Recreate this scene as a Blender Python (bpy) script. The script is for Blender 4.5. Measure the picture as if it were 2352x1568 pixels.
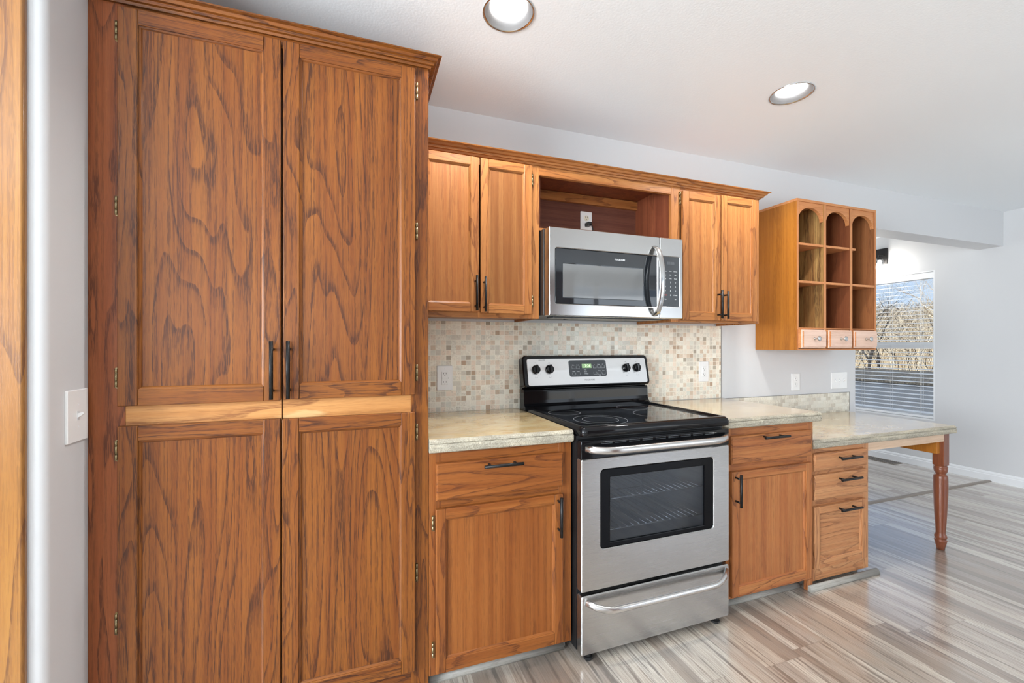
import bpy, bmesh, math, random
from mathutils import Vector, Matrix
random.seed(7)
S = bpy.context.scene
COL = S.collection
for o in list(bpy.data.objects):
    bpy.data.objects.remove(o)

# ------------------------------------------------------------------ camera
cam_d = bpy.data.cameras.new('camera')
cam = bpy.data.objects.new('camera', cam_d); COL.objects.link(cam)
cam.location = (0.0, -2.181, 1.2445)
cam.rotation_euler = (math.radians(90), 0, math.radians(-19.596))
cam_d.sensor_width = 36.0; cam_d.lens = 36.0 * 990.92 / 2352.0
cam_d.shift_y = 10.18 / 2352.0
cam_d.clip_start = 0.02; cam_d.clip_end = 300
S.camera = cam

# ------------------------------------------------------------------ world, sun, added fill lights
S.view_settings.view_transform = 'Standard'
S.view_settings.look = 'None'
S.view_settings.gamma = 1.0
S.view_settings.use_curve_mapping = False
S.view_settings.exposure = 0.48
S.cycles.max_bounces = 10
S.cycles.diffuse_bounces = 6
S.cycles.glossy_bounces = 5
S.cycles.transparent_max_bounces = 12
S.cycles.caustics_reflective = True
S.cycles.blur_glossy = 0.6
S.cycles.sample_clamp_indirect = 6.0

W = bpy.data.worlds.new('sky'); S.world = W; W.use_nodes = True
wn = W.node_tree; wn.nodes.clear()
wo = wn.nodes.new('ShaderNodeOutputWorld'); wb = wn.nodes.new('ShaderNodeBackground')
tcw = wn.nodes.new('ShaderNodeTexCoord'); sxyz = wn.nodes.new('ShaderNodeSeparateXYZ'); ws = wn.nodes.new('ShaderNodeValToRGB')
wn.links.new(tcw.outputs['Generated'], sxyz.inputs[0]); wn.links.new(sxyz.outputs[2], ws.inputs[0])
for e, (p, c) in zip([ws.color_ramp.elements[0], ws.color_ramp.elements[1], ws.color_ramp.elements.new(0.35)], ((0.0, (0.62, 0.76, 0.93, 1)), (1.0, (0.16, 0.34, 0.80, 1)), (0.35, (0.33, 0.53, 0.90, 1)))):
    e.position = p; e.color = c
wb.inputs['Strength'].default_value = 0.86
wn.links.new(ws.outputs[0], wb.inputs[0]); wn.links.new(wb.outputs[0], wo.inputs[0])

def lamp(name, typ, loc, rot, energy, color=(1, 1, 1), **kw):
    d = bpy.data.lights.new(name, typ); d.energy = energy; d.color = color
    for k, v in kw.items(): setattr(d, k, v)
    o = bpy.data.objects.new(name, d); COL.objects.link(o)
    o.location = loc; o.rotation_euler = [math.radians(a) for a in rot]
    return o
sun = lamp('sun', 'SUN', (0, 0, 20), (50, 0, -70), 4.8, (1.0, 0.95, 0.86), angle=0.01)
# added fill lights at unseen openings behind camera, tilted up to brighten the ceiling
lamp('rear_right_fill', 'AREA', (3.7, -4.93, 1.20), (118, 0, 14), 34, (0.90, 0.96, 1.0), shape='RECTANGLE', size=2.9, size_y=2.1)
lamp('left_side_fill', 'AREA', (-3.13, -2.6, 1.45), (122, 0, -90), 225, (0.88, 0.95, 1.0), shape='RECTANGLE', size=1.8, size_y=1.3)
lamp('rear_left_fill', 'AREA', (-1.3, -4.93, 1.50), (112, 0, 0), 24, (0.86, 0.94, 1.0), shape='RECTANGLE', size=2.1, size_y=1.2)  # added frontal fill for the pantry and back wall
# area light at an unseen window on the dining corner's far side
lamp('dining_area_light', 'AREA', (4.3, 3.13, 1.35), (100, 0, 180), 28, (0.96, 0.98, 1.0), shape='RECTANGLE', size=1.8, size_y=1.6)

# ------------------------------------------------------------------ mesh helpers
class MB:
    """collects shapes into one mesh; coordinates are world coordinates"""
    def __init__(s): s.bm = bmesh.new()
    def _fin(s, faces, m, smooth):
        for f in faces:
            f.material_index = m; f.smooth = smooth
    def box(s, x0, x1, y0, y1, z0, z1, m=0, bev=0.0, seg=1):
        vs = [s.bm.verts.new(c) for c in ((x0,y0,z0),(x1,y0,z0),(x1,y1,z0),(x0,y1,z0),(x0,y0,z1),(x1,y0,z1),(x1,y1,z1),(x0,y1,z1))]
        fs = [s.bm.faces.new([vs[i] for i in q]) for q in ((3,2,1,0),(4,5,6,7),(0,1,5,4),(1,2,6,5),(2,3,7,6),(3,0,4,7))]
        s._fin(fs, m, False)
        if bev > 0:
            es = list({e for f in fs for e in f.edges})
            r = bmesh.ops.bevel(s.bm, geom=es, offset=bev, segments=seg, affect='EDGES', profile=0.5)
            s._fin(r['faces'], m, seg > 1)
        return s
    def poly(s, pts, vec, m=0, smooth=False):
        """flat outline extruded along vec"""
        a = [s.bm.verts.new(p) for p in pts]
        v = Vector(vec)
        b = [s.bm.verts.new(Vector(p) + v) for p in pts]
        n = len(pts); fs = []
        fs.append(s.bm.faces.new(a)); fs.append(s.bm.faces.new(b[::-1]))
        side = [s.bm.faces.new((a[i], b[i], b[(i+1) % n], a[(i+1) % n])) for i in range(n)]
        s._fin(fs, m, False); s._fin(side, m, smooth)
        return s
    def tube(s, pts, r, m=0, seg=12, cap=True, sx=1.0, sy=1.0):
        """round bar through pts; r number or list"""
        P = [Vector(p) for p in pts]; n = len(P)
        R = r if isinstance(r, (list, tuple)) else [r] * n
        rings = []; up = None
        for i, p in enumerate(P):
            t = (P[min(i+1, n-1)] - P[max(i-1, 0)]).normalized()
            if up is None:
                up = Vector((0, 0, 1)) if abs(t.z) < 0.9 else Vector((0, 1, 0))
            a = t.cross(up).normalized(); b = a.cross(t).normalized(); up = b
            rings.append([s.bm.verts.new(p + a * (R[i]*sx*math.cos(2*math.pi*k/seg)) + b * (R[i]*sy*math.sin(2*math.pi*k/seg))) for k in range(seg)])
        fs = []
        for i in range(n-1):
            for k in range(seg):
                fs.append(s.bm.faces.new((rings[i][k], rings[i][(k+1) % seg], rings[i+1][(k+1) % seg], rings[i+1][k])))
        s._fin(fs, m, True)
        if cap:
            s._fin([s.bm.faces.new(rings[0][::-1]), s.bm.faces.new(rings[-1])], m, False)
        return s
    def lathe(s, prof, c, m=0, seg=32, axis='Z', smooth=True, cap=True):
        """prof: list of (radius, height) turned about an axis through c"""
        rings = []
        for r, h in prof:
            ring = []
            for k in range(seg):
                a = 2*math.pi*k/seg; u, v = r*math.cos(a), r*math.sin(a)
                d = {'Z': (u, v, h), 'Y': (u, h, v), 'X': (h, u, v)}[axis]
                ring.append(s.bm.verts.new((c[0]+d[0], c[1]+d[1], c[2]+d[2])))
            rings.append(ring)
        fs = []
        for i in range(len(rings)-1):
            for k in range(seg):
                fs.append(s.bm.faces.new((rings[i][k], rings[i][(k+1) % seg], rings[i+1][(k+1) % seg], rings[i+1][k])))
        s._fin(fs, m, smooth)
        if cap:
            s._fin([s.bm.faces.new(rings[0][::-1]), s.bm.faces.new(rings[-1])], m, False)
        return s
    def quad(s, a, b, c, d, m=0):
        s._fin([s.bm.faces.new([s.bm.verts.new(p) for p in (a, b, c, d)])], m, False); return s
    def loft(s, loops, m=0, closed=True, smooth=True, mfun=None):
        R = [[s.bm.verts.new(p) for p in L] for L in loops]; n = len(R[0])
        for i in range(len(R)-1):
            for k in range(n if closed else n-1):
                f = s.bm.faces.new((R[i][k], R[i][(k+1) % n], R[i+1][(k+1) % n], R[i+1][k]))
                f.material_index = mfun(k) if mfun else m; f.smooth = smooth
        return R
    def mesh(s, me, M, m=0):
        """merge an existing mesh transformed by M"""
        n0 = len(s.bm.faces); v0 = len(s.bm.verts)
        s.bm.from_mesh(me); s.bm.verts.ensure_lookup_table(); s.bm.faces.ensure_lookup_table()
        for v in s.bm.verts[v0:]: v.co = M @ v.co
        s._fin(s.bm.faces[n0:], m, False); return s
    def build(s, name, mats, parent=None, fix=True, **props):
        if fix: bmesh.ops.recalc_face_normals(s.bm, faces=s.bm.faces)
        me = bpy.data.meshes.new(name)
        root = parent
        while root is not None and root.parent is not None: root = root.parent
        org = Vector(root['_o']) if root is not None and '_o' in root else Vector((0, 0, 0))
        if org.length > 0:
            for v in s.bm.verts: v.co -= org
        s.bm.to_mesh(me); s.bm.free()
        for m in (mats if isinstance(mats, (list, tuple)) else [mats]): me.materials.append(m)
        o = bpy.data.objects.new(name, me); COL.objects.link(o); o.parent = parent
        for k, v in props.items(): o[k] = v
        return o

ROOTS = []
def thing(name, label, cat, loc, group=None):
    o = bpy.data.objects.new(name, None); COL.objects.link(o)
    o.empty_display_size = 0.05
    o.location = loc; o['_o'] = list(loc); o['label'] = label; o['category'] = cat
    if group: o['group'] = group
    ROOTS.append(o); return o
def single(mb, name, mats, label, cat, origin, group=None):
    """a thing that is one mesh, its origin at its base"""
    for v in mb.bm.verts: v.co -= Vector(origin)
    o = mb.build(name, mats); o.location = origin
    o['label'] = label; o['category'] = cat
    if group: o['group'] = group
    return o
def struct(mb, name, mats, parent=None):
    o = mb.build(name, mats, parent)
    if parent is None: o['kind'] = 'structure'
    return o
_tc = {}
def text_mesh(body, size, depth=0.0003):
    k = (body, size)
    if k not in _tc:
        cu = bpy.data.curves.new('lettering', 'FONT'); cu.body = body; cu.size = size
        cu.align_x = 'CENTER'; cu.align_y = 'CENTER'; cu.extrude = depth; cu.resolution_u = 3
        ob = bpy.data.objects.new('lettering', cu); COL.objects.link(ob)
        dg = bpy.context.evaluated_depsgraph_get()
        _tc[k] = bpy.data.meshes.new_from_object(ob.evaluated_get(dg))
        bpy.data.objects.remove(ob); bpy.data.curves.remove(cu)
    return _tc[k]
def txt(mb, body, size, x, y, z, m=0, tilt=0.0, sx=1.0):
    """text standing up, read from the -y side"""
    M = Matrix.Translation((x, y, z)) @ Matrix.Rotation(math.radians(90) + tilt, 4, 'X') @ Matrix.Diagonal((sx, 1, 1, 1))
    mb.mesh(text_mesh(body, size), M, m)

# ------------------------------------------------------------------ materials
def mat(name, color=(0.8, 0.8, 0.8), rough=0.5, metal=0.0, spec=0.5, coat=0.0, coat_rough=0.1, emit=None, estr=0.0):
    m = bpy.data.materials.new(name); m.use_nodes = True
    p = m.node_tree.nodes['Principled BSDF']
    p.inputs['Base Color'].default_value = (*color, 1); p.inputs['Roughness'].default_value = rough
    p.inputs['Metallic'].default_value = metal; p.inputs['Specular IOR Level'].default_value = spec
    p.inputs['Coat Weight'].default_value = coat; p.inputs['Coat Roughness'].default_value = coat_rough
    if emit:
        p.inputs['Emission Color'].default_value = (*emit, 1); p.inputs['Emission Strength'].default_value = estr
    return m
class NT:
    def __init__(s, m): s.t = m.node_tree; s.p = s.t.nodes['Principled BSDF']
    def put(s, sock, v):
        if hasattr(v, 'is_output') or isinstance(v, bpy.types.NodeSocket): s.t.links.new(v, sock)
        elif isinstance(v, (tuple, list)):
            sock.default_value = (*v, 1) if len(v) == 3 and sock.type == 'RGBA' else v
        else: sock.default_value = v
    def node(s, typ, **kw):
        n = s.t.nodes.new(typ)
        for k, v in kw.items(): setattr(n, k, v)
        return n
    def math(s, op, a, b=None, c=None, clamp=False):
        n = s.node('ShaderNodeMath', operation=op, use_clamp=clamp)
        for i, v in enumerate((a, b, c)):
            if v is not None: s.put(n.inputs[i], v)
        return n.outputs[0]
    def obj(s): return s.node('ShaderNodeTexCoord').outputs['Object']
    def rnd(s): return s.node('ShaderNodeObjectInfo').outputs['Random']
    def vadd(s, v, r, k):
        n = s.node('ShaderNodeVectorMath', operation='ADD'); s.put(n.inputs[0], v)
        cb = s.node('ShaderNodeCombineXYZ')
        for i, f in enumerate(k): s.put(cb.inputs[i], s.math('MULTIPLY', r, f))
        s.put(n.inputs[1], cb.outputs[0]); return n.outputs[0]
    def map(s, v, scale, rot=(0, 0, 0), loc=(0, 0, 0)):
        n = s.node('ShaderNodeMapping'); s.put(n.inputs[0], v)
        n.inputs['Scale'].default_value = scale; n.inputs['Rotation'].default_value = rot; n.inputs['Location'].default_value = loc
        return n.outputs[0]
    def noise(s, v, scale=1.0, detail=2.0, rough=0.5, dist=0.0):
        n = s.node('ShaderNodeTexNoise'); s.put(n.inputs['Vector'], v)
        n.inputs['Scale'].default_value = scale; n.inputs['Detail'].default_value = detail
        n.inputs['Roughness'].default_value = rough; n.inputs['Distortion'].default_value = dist
        return n.outputs['Fac']
    def ramp(s, f, stops, interp='LINEAR'):
        n = s.node('ShaderNodeValToRGB'); s.put(n.inputs[0], f); cr = n.color_ramp; cr.interpolation = interp
        while len(cr.elements) < len(stops): cr.elements.new(0.5)
        for e, (p, c) in zip(cr.elements, stops):
            e.position = p; e.color = (*c, 1) if isinstance(c, tuple) else (c, c, c, 1)
        return n.outputs[0]
    def mix(s, f, a, b, mode='MIX'):
        n = s.node('ShaderNodeMix', data_type='RGBA', blend_type=mode)
        s.put(n.inputs[0], f); s.put(n.inputs[6], a); s.put(n.inputs[7], b); return n.outputs[2]
    def white(s, v, dim='3D'):
        n = s.node('ShaderNodeTexWhiteNoise', noise_dimensions=dim)
        s.put(n.inputs['W' if dim == '1D' else 'Vector'], v); return n.outputs['Value']
    def sep(s, v):
        n = s.node('ShaderNodeSeparateXYZ'); s.put(n.inputs[0], v); return n.outputs
    def comb(s, x, y, z):
        n = s.node('ShaderNodeCombineXYZ')
        for i, v in enumerate((x, y, z)): s.put(n.inputs[i], v)
        return n.outputs[0]
    def bump(s, h, strength=0.2, dist=0.002):
        n = s.node('ShaderNodeBump'); s.put(n.inputs['Height'], h)
        n.inputs['Strength'].default_value = strength; n.inputs['Distance'].default_value = dist
        s.t.links.new(n.outputs[0], s.p.inputs['Normal'])
    def out(s, **kw):
        for k, v in kw.items(): s.put(s.p.inputs[k], v)

def oak(name, light, mid, dark, axis='Z', K=13.0, wide=7.0, rough=0.40, coat=0.10, cath=1.0, seed=0.0, ln=0.6):
    """plain-sawn / rotary-cut oak: contour lines of a stretched noise give the cathedrals, fine pores on top"""
    m = mat(name, mid, rough, spec=0.22, coat=coat, coat_rough=0.2); n = NT(m)
    v = n.vadd(n.obj(), n.math('ADD', n.rnd(), seed), (31.7, 17.3, 23.9))
    al = 1.0 / 8.5
    def sc(across, along):
        return {'Z': (across, across, along), 'X': (along, across, across), 'Y': (across, along, across)}[axis]
    base = n.noise(n.map(v, sc(wide, wide*al)), 1.0, 1.2, 0.35, 0.1)
    wob = n.noise(n.map(v, sc(90, 10)), 1.0, 2, 0.5)
    rings = n.math('FRACT', n.math('ADD', n.math('MULTIPLY', base, K), n.math('MULTIPLY', wob, 0.10)))
    band = n.ramp(rings, [(0.0, 0.0), (0.025, 1.0), (0.13, 0.9), (0.22, 0.30), (0.40, 0.08), (1.0, 0.0)])
    fine = n.noise(n.map(v, sc(40, 1.0)), 1.0, 3, 0.6)
    line = n.ramp(n.noise(n.map(v, sc(160, 1.1)), 1.0, 1.0, 0.5), [(0.52, 0.0), (0.60, 1.0)])
    pore = n.noise(n.map(v, sc(360, 20)), 1.0, 2, 0.6)
    poreb = n.ramp(pore, [(0.46, 0.0), (0.52, 1.0)])
    blotch = n.noise(n.map(v, sc(3.5, 1.4)), 1.0, 2, 0.5)
    c = n.mix(n.ramp(fine, [(0.36, 0.0), (0.64, 1.0)]), light, mid)
    c = n.mix(n.math('MULTIPLY', n.ramp(blotch, [(0.42, 0.0), (0.66, 1.0)]), 0.30), c, tuple(0.7*a+0.3*b for a, b in zip(mid, dark)))
    k = n.math('MULTIPLY', n.math('MULTIPLY', band, cath), n.math('ADD', n.math('MULTIPLY', poreb, 0.46), 0.38))
    c = n.mix(n.math('MULTIPLY', line, n.math('ADD', n.math('MULTIPLY', poreb, 0.36*ln), 0.20*ln)), c, dark)
    c = n.mix(n.math('MULTIPLY', n.ramp(pore, [(0.50, 0.0), (0.56, 1.0)]), 0.20*ln), c, dark)
    c = n.mix(k, c, dark)
    n.out(**{'Base Color': c})
    n.bump(n.math('SUBTRACT', 1.0, n.math('MULTIPLY', poreb, n.math('ADD', n.math('MULTIPLY', band, 0.6), 0.4))), 0.16, 0.0006)
    return m

def lin(r, g, b):
    f = lambda c: (c/255/12.92) if c/255 <= 0.04045 else ((c/255+0.055)/1.055)**2.4
    return (f(r), f(g), f(b))

P_L, P_M, P_D = lin(136, 81, 30), lin(118, 64, 23), lin(60, 31, 18)
U_L, U_M, U_D = lin(176, 119, 67), lin(158, 98, 51), lin(108, 62, 33)
B_L, B_M, B_D = lin(148, 89, 41), lin(131, 73, 31), lin(86, 46, 25)
R_L, R_M, R_D = lin(180, 118, 68), lin(164, 98, 54), lin(104, 60, 36)  # right base cabinet: window glare put into a paler oak
K_L, K_M, K_D = lin(196, 142, 96), lin(182, 122, 78), lin(126, 80, 52)  # desk cabinet: window glare put into a still paler oak
M_ = {}
def oakset(key, L, M, D, **kw):
    M_[key+'v'] = oak(key+'_oak_upright', L, M, D, 'Z', K=7, wide=16, **kw)
    M_[key+'h'] = oak(key+'_oak_level', L, M, D, 'X', K=7, wide=16, **kw)
    M_[key+'p'] = oak(key+'_oak_panel', L, M, D, 'Z', K=16, wide=6.5, **kw)
oakset('pantry', P_L, P_M, P_D, ln=0.95)
oakset('upper', U_L, U_M, U_D)
oakset('base', B_L, B_M, B_D)
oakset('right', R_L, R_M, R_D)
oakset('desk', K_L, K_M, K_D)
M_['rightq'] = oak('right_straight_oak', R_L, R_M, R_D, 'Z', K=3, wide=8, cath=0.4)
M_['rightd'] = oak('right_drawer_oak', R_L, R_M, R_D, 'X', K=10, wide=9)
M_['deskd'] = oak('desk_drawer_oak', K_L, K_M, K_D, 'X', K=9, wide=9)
M_['upperq'] = oak('upper_straight_oak', U_L, U_M, U_D, 'Z', K=3, wide=9, cath=0.35)
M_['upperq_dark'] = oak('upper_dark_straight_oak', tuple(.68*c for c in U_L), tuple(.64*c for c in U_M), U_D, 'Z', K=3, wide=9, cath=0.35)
M_['baseq'] = oak('base_straight_oak', B_L, B_M, B_D, 'Z', K=3, wide=8, cath=0.5)
M_['drawer'] = oak('drawer_front_oak', B_L, B_M, B_D, 'X', K=10, wide=9)
M_['stile_red'] = oak('red_stained_oak', lin(150, 86, 48), lin(132, 70, 36), lin(80, 42, 26), 'Z', K=5, wide=16)
M_['pale_rail'] = oak('worn_pale_oak', lin(200, 146, 88), lin(182, 124, 68), lin(128, 78, 42), 'X', K=4, wide=12)
m = M_['pale_rail']; n = NT(m); xl, yl, zl = n.sep(n.obj())      # finish worn away beside the centre joint
wx = n.math('SUBTRACT', 1.0, n.math('DIVIDE', n.math('ABSOLUTE', n.math('SUBTRACT', xl, 0.075)), 0.13), clamp=True)
wz = n.math('SUBTRACT', 1.0, n.math('DIVIDE', n.math('ABSOLUTE', n.math('SUBTRACT', zl, 1.020)), 0.026), clamp=True)
wn_ = n.noise(n.map(n.obj(), (14, 14, 120)), 1.0, 3, 0.6)
wm = n.ramp(n.math('ADD', n.math('MULTIPLY', wx, wz), n.math('MULTIPLY', n.math('SUBTRACT', wn_, 0.5), 0.9)), [(0.36, 0.0), (0.62, 0.7)])
n.put(n.p.inputs['Base Color'], n.mix(wm, n.p.inputs['Base Color'].links[0].from_socket, lin(204, 172, 120)))
M_['honey'] = oak('honey_casing_oak', lin(154, 106, 46), lin(138, 88, 36), lin(94, 56, 26), 'Z', K=6, wide=10, coat=0.6)
M_['plywood'] = oak('amber_plywood', lin(176, 112, 42), lin(160, 98, 34), lin(126, 74, 26), 'Z', K=4, wide=6, cath=0.5, rough=0.4)
M_['shelf'] = oak('shelf_pine', lin(208, 146, 96), lin(192, 126, 78), lin(150, 92, 52), 'Z', K=3, wide=12, cath=0.5)
M_['shelfh'] = oak('shelf_pine_level', lin(208, 146, 96), lin(192, 126, 78), lin(150, 92, 52), 'X', K=3, wide=12, cath=0.5)
M_['shelfshade'] = oak('shaded_inner_pine', lin(128, 76, 48), lin(112, 62, 38), lin(84, 46, 30), 'Z', K=3, wide=12, cath=0.4)  # darker copy of shelf pine: shade on the divider faces put into colour
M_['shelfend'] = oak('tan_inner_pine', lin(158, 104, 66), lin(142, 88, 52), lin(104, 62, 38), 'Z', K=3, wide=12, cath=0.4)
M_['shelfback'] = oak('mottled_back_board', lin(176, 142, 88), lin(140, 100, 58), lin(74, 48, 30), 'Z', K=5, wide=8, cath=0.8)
M_['paledrawer'] = oak('pale_drawer_wood', lin(226, 196, 178), lin(216, 184, 164), lin(190, 150, 128), 'X', K=2, wide=10, cath=0.3)
M_['legwood'] = oak('red_turned_wood', lin(132, 76, 50), lin(116, 63, 40), lin(88, 46, 30), 'Z', K=3, wide=14, cath=0.4, rough=0.3, coat=0.5)
M_['palewood'] = oak('bare_pale_wood', lin(222, 196, 170), lin(208, 178, 150), lin(176, 140, 110), 'X', K=2, wide=10, cath=0.3)
M_['hardboard'] = oak('dark_hardboard', lin(118, 74, 58), lin(100, 60, 48), lin(74, 42, 34), 'X', K=1, wide=40, cath=0.3, rough=0.6, coat=0.0)
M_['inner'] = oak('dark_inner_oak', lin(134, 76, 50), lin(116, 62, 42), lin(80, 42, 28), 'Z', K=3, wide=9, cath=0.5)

def paint(name, col, rough=0.55, bump=0.12, scale=150, spec=0.4):
    m = mat(name, col, rough, spec=spec); n = NT(m)
    n.bump(n.noise(n.map(n.obj(), (scale,)*3), 1.0, 2, 0.5), bump, 0.0015); return m
WALL = paint('grey_wall_paint', (0.632, 0.634, 0.640))
CEIL = paint('white_ceiling_paint', (0.88, 0.91, 0.93), 0.45, 0.3, 110)
TRIMW = mat('white_trim_paint', (0.80, 0.81, 0.82), 0.35)
PLATE = mat('white_plastic', (0.84, 0.84, 0.83), 0.25)
SLOT = mat('dark_slot', (0.03, 0.03, 0.03), 0.6)
BLACKM = mat('matte_black_metal', (0.018, 0.017, 0.017), 0.38, metal=0.6)
BRASS = mat('antique_brass', (0.36, 0.29, 0.16), 0.35, metal=1.0)
CHROME = mat('polished_nickel', (0.62, 0.63, 0.63), 0.16, metal=1.0)
BLACKG = mat('gloss_black_enamel', (0.006, 0.006, 0.007), 0.06, spec=0.28)
BLACKS = mat('satin_black', (0.012, 0.012, 0.013), 0.35)
GREYSL = mat('charcoal_panel', (0.045, 0.05, 0.055), 0.25)
GREYMK = mat('pale_grey_print', (0.62, 0.63, 0.64), 0.5)
DARKMK = mat('dark_grey_print', (0.16, 0.16, 0.17), 0.5)
REDMK = mat('red_print', (0.45, 0.05, 0.04), 0.5)
GREENLED = mat('green_lcd', (0.16, 0.24, 0.14), 0.3, emit=(0.35, 0.55, 0.25), estr=0.35)
LEDDIG = mat('lcd_digits', (0.5, 0.8, 0.4), 0.4, emit=(0.75, 1.0, 0.6), estr=0.9)

def steel(name, base=0.50, rough=0.27, aniso=0.75):
    m = mat(name, (base, base*0.985, base*0.965), rough, metal=1.0); n = NT(m)
    g = n.noise(n.map(n.obj(), (4, 900, 900)), 1.0, 2, 0.6)
    n.out(Roughness=n.math('ADD', n.math('MULTIPLY', g, 0.03), rough-0.015))
    t = n.node('ShaderNodeTangent', direction_type='RADIAL', axis='Z')
    n.t.links.new(t.outputs[0], n.p.inputs['Tangent'])
    n.p.inputs['Anisotropic'].default_value = aniso
    return m
STEEL = steel('brushed_stainless')
STEELH = steel('bright_stainless_bar', 0.66, 0.22, 0.4)

def glass(name, tint=(1, 1, 1), refl=1.0):
    m = bpy.data.materials.new(name); m.use_nodes = True; t = m.node_tree; t.nodes.clear()
    o = t.nodes.new('ShaderNodeOutputMaterial'); mx = t.nodes.new('ShaderNodeMixShader')
    tr = t.nodes.new('ShaderNodeBsdfTransparent'); gl = t.nodes.new('ShaderNodeBsdfGlossy'); lw = t.nodes.new('ShaderNodeLayerWeight')
    pw = t.nodes.new('ShaderNodeMath'); pw.operation = 'POWER'; pw.inputs[1].default_value = 5.0
    mm = t.nodes.new('ShaderNodeMath'); mm.operation = 'MULTIPLY_ADD'; mm.inputs[1].default_value = 0.9*refl; mm.inputs[2].default_value = 0.05*refl
    tr.inputs[0].default_value = (*tint, 1); gl.inputs['Roughness'].default_value = 0.01; lw.inputs[0].default_value = 0.5
    t.links.new(lw.outputs['Facing'], pw.inputs[0]); t.links.new(pw.outputs[0], mm.inputs[0]); t.links.new(mm.outputs[0], mx.inputs[0])
    t.links.new(tr.outputs[0], mx.inputs[1]); t.links.new(gl.outputs[0], mx.inputs[2])
    t.links.new(mx.outputs[0], o.inputs[0]); return m
PANE = glass('window_pane_glass', (0.97, 0.98, 0.98))
OVENGLASS = glass('smoked_oven_glass', (0.55, 0.57, 0.60))
BULBGLASS = glass('clear_lamp_glass', (0.96, 0.96, 0.96))
LAMPON = mat('lamp_lens', (1, 1, 1), 0.4, emit=(1.0, 0.98, 0.95), estr=6.0)
BULBON = mat('lit_bulb', (1, 1, 1), 0.4, emit=(1.0, 0.95, 0.86), estr=60.0)
BAFFLE = mat('grey_baffle', (0.24, 0.24, 0.245), 0.4)

# stone: stained concrete top, raw grey edge
def concrete_top():
    m = mat('stained_concrete_top', (0.5, 0.42, 0.3), 0.20, spec=0.5, coat=0.7, coat_rough=0.13); n = NT(m); n.p.inputs['Coat IOR'].default_value = 1.75; v = n.obj()
    a = n.noise(n.map(v, (3.2, 6.5, 5)), 1.0, 5, 0.6, 0.6); b = n.noise(n.map(v, (14, 30, 14)), 1.0, 4, 0.65); d = n.noise(n.map(v, (150, 150, 150)), 1.0, 2, 0.5)
    c = n.ramp(a, [(0.30, lin(172, 152, 108)), (0.45, lin(200, 170, 118)), (0.56, lin(216, 194, 146)), (0.70, lin(196, 150, 92))])
    c = n.mix(n.math('MULTIPLY', n.ramp(b, [(0.45, 0.0), (0.7, 1.0)]), 0.45), c, lin(214, 204, 178))
    c = n.mix(n.math('MULTIPLY', n.ramp(d, [(0.55, 0.0), (0.75, 1.0)]), 0.25), c, lin(150, 128, 92))
    n.out(**{'Base Color': c}); n.bump(b, 0.05, 0.002); return m
def concrete_edge():
    m = mat('raw_concrete_edge', (0.4, 0.38, 0.33), 0.75, spec=0.3); n = NT(m); v = n.obj()
    a = n.noise(n.map(v, (9, 9, 60)), 1.0, 4, 0.6); d = n.noise(n.map(v, (260, 260, 260)), 1.0, 3, 0.7); h = n.noise(n.map(v, (75, 75, 110)), 1.0, 2, 0.5)
    c = n.ramp(a, [(0.3, lin(152, 146, 132)), (0.5, lin(178, 171, 154)), (0.7, lin(200, 190, 168))])
    c = n.mix(n.ramp(d, [(0.40, 0.55), (0.56, 0.0)]), c, lin(116, 108, 92))
    c = n.mix(n.ramp(h, [(0.24, 0.9), (0.31, 0.0)]), c, lin(84, 76, 64))
    n.out(**{'Base Color': c}); n.bump(n.math('ADD', n.math('MULTIPLY', d, 0.6), h), 0.7, 0.004); return m
CTOP, CEDGE = concrete_top(), concrete_edge()

# small square mosaic tile (object X and Z), grout between
def mosaic(name, pitch, pitz, offset, stops, grout, gw=0.09, origin=(0, 0), rough=0.3):
    m = mat(name, (0.7, 0.66, 0.6), rough); n = NT(m); x, y, z = n.sep(n.obj())
    zz = n.math('DIVIDE', n.math('SUBTRACT', z, origin[1]), pitz); row = n.math('FLOOR', zz)
    xx = n.math('DIVIDE', n.math('SUBTRACT', x, origin[0]), pitch)
    if offset: xx = n.math('ADD', xx, n.math('MULTIPLY', n.math('MODULO', row, 2.0), 0.5))
    colm = n.math('FLOOR', xx)
    w = n.white(n.comb(colm, row, 3.7)); w2 = n.white(n.comb(colm, row, 11.3))
    c = n.ramp(w, stops, 'CONSTANT')
    sp = n.noise(n.vadd(n.map(n.obj(), (110, 110, 110)), w, (40, 0, 60)), 1.0, 3, 0.6)
    c = n.mix(n.math('MULTIPLY', n.ramp(sp, [(0.42, 0.0), (0.68, 1.0)]), n.math('MULTIPLY', w2, 0.55)), c, lin(152, 134, 112))
    c = n.mix(n.math('MULTIPLY', w2, 0.22), c, lin(232, 224, 206))
    fx = n.math('ABSOLUTE', n.math('SUBTRACT', n.math('FRACT', xx), 0.5)); fz = n.math('ABSOLUTE', n.math('SUBTRACT', n.math('FRACT', zz), 0.5))
    gx = gw * pitz / pitch if offset else gw
    e = n.math('MAXIMUM', n.math('ADD', fx, 0.5*(gw-gx)), fz)
    g = n.ramp(e, [(0.5-gw*0.5-0.012, 0.0), (0.5-gw*0.5+0.012, 1.0)])
    c = n.mix(g, c, grout)
    n.out(**{'Base Color': c, 'Roughness': n.math('ADD', n.math('MULTIPLY', w2, 0.25), n.math('ADD', n.math('MULTIPLY', g, 0.3), 0.14))})
    n.bump(n.math('ADD', n.math('SUBTRACT', 1.0, g), n.math('MULTIPLY', sp, 0.12)), 0.5, 0.0012); return m
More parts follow.
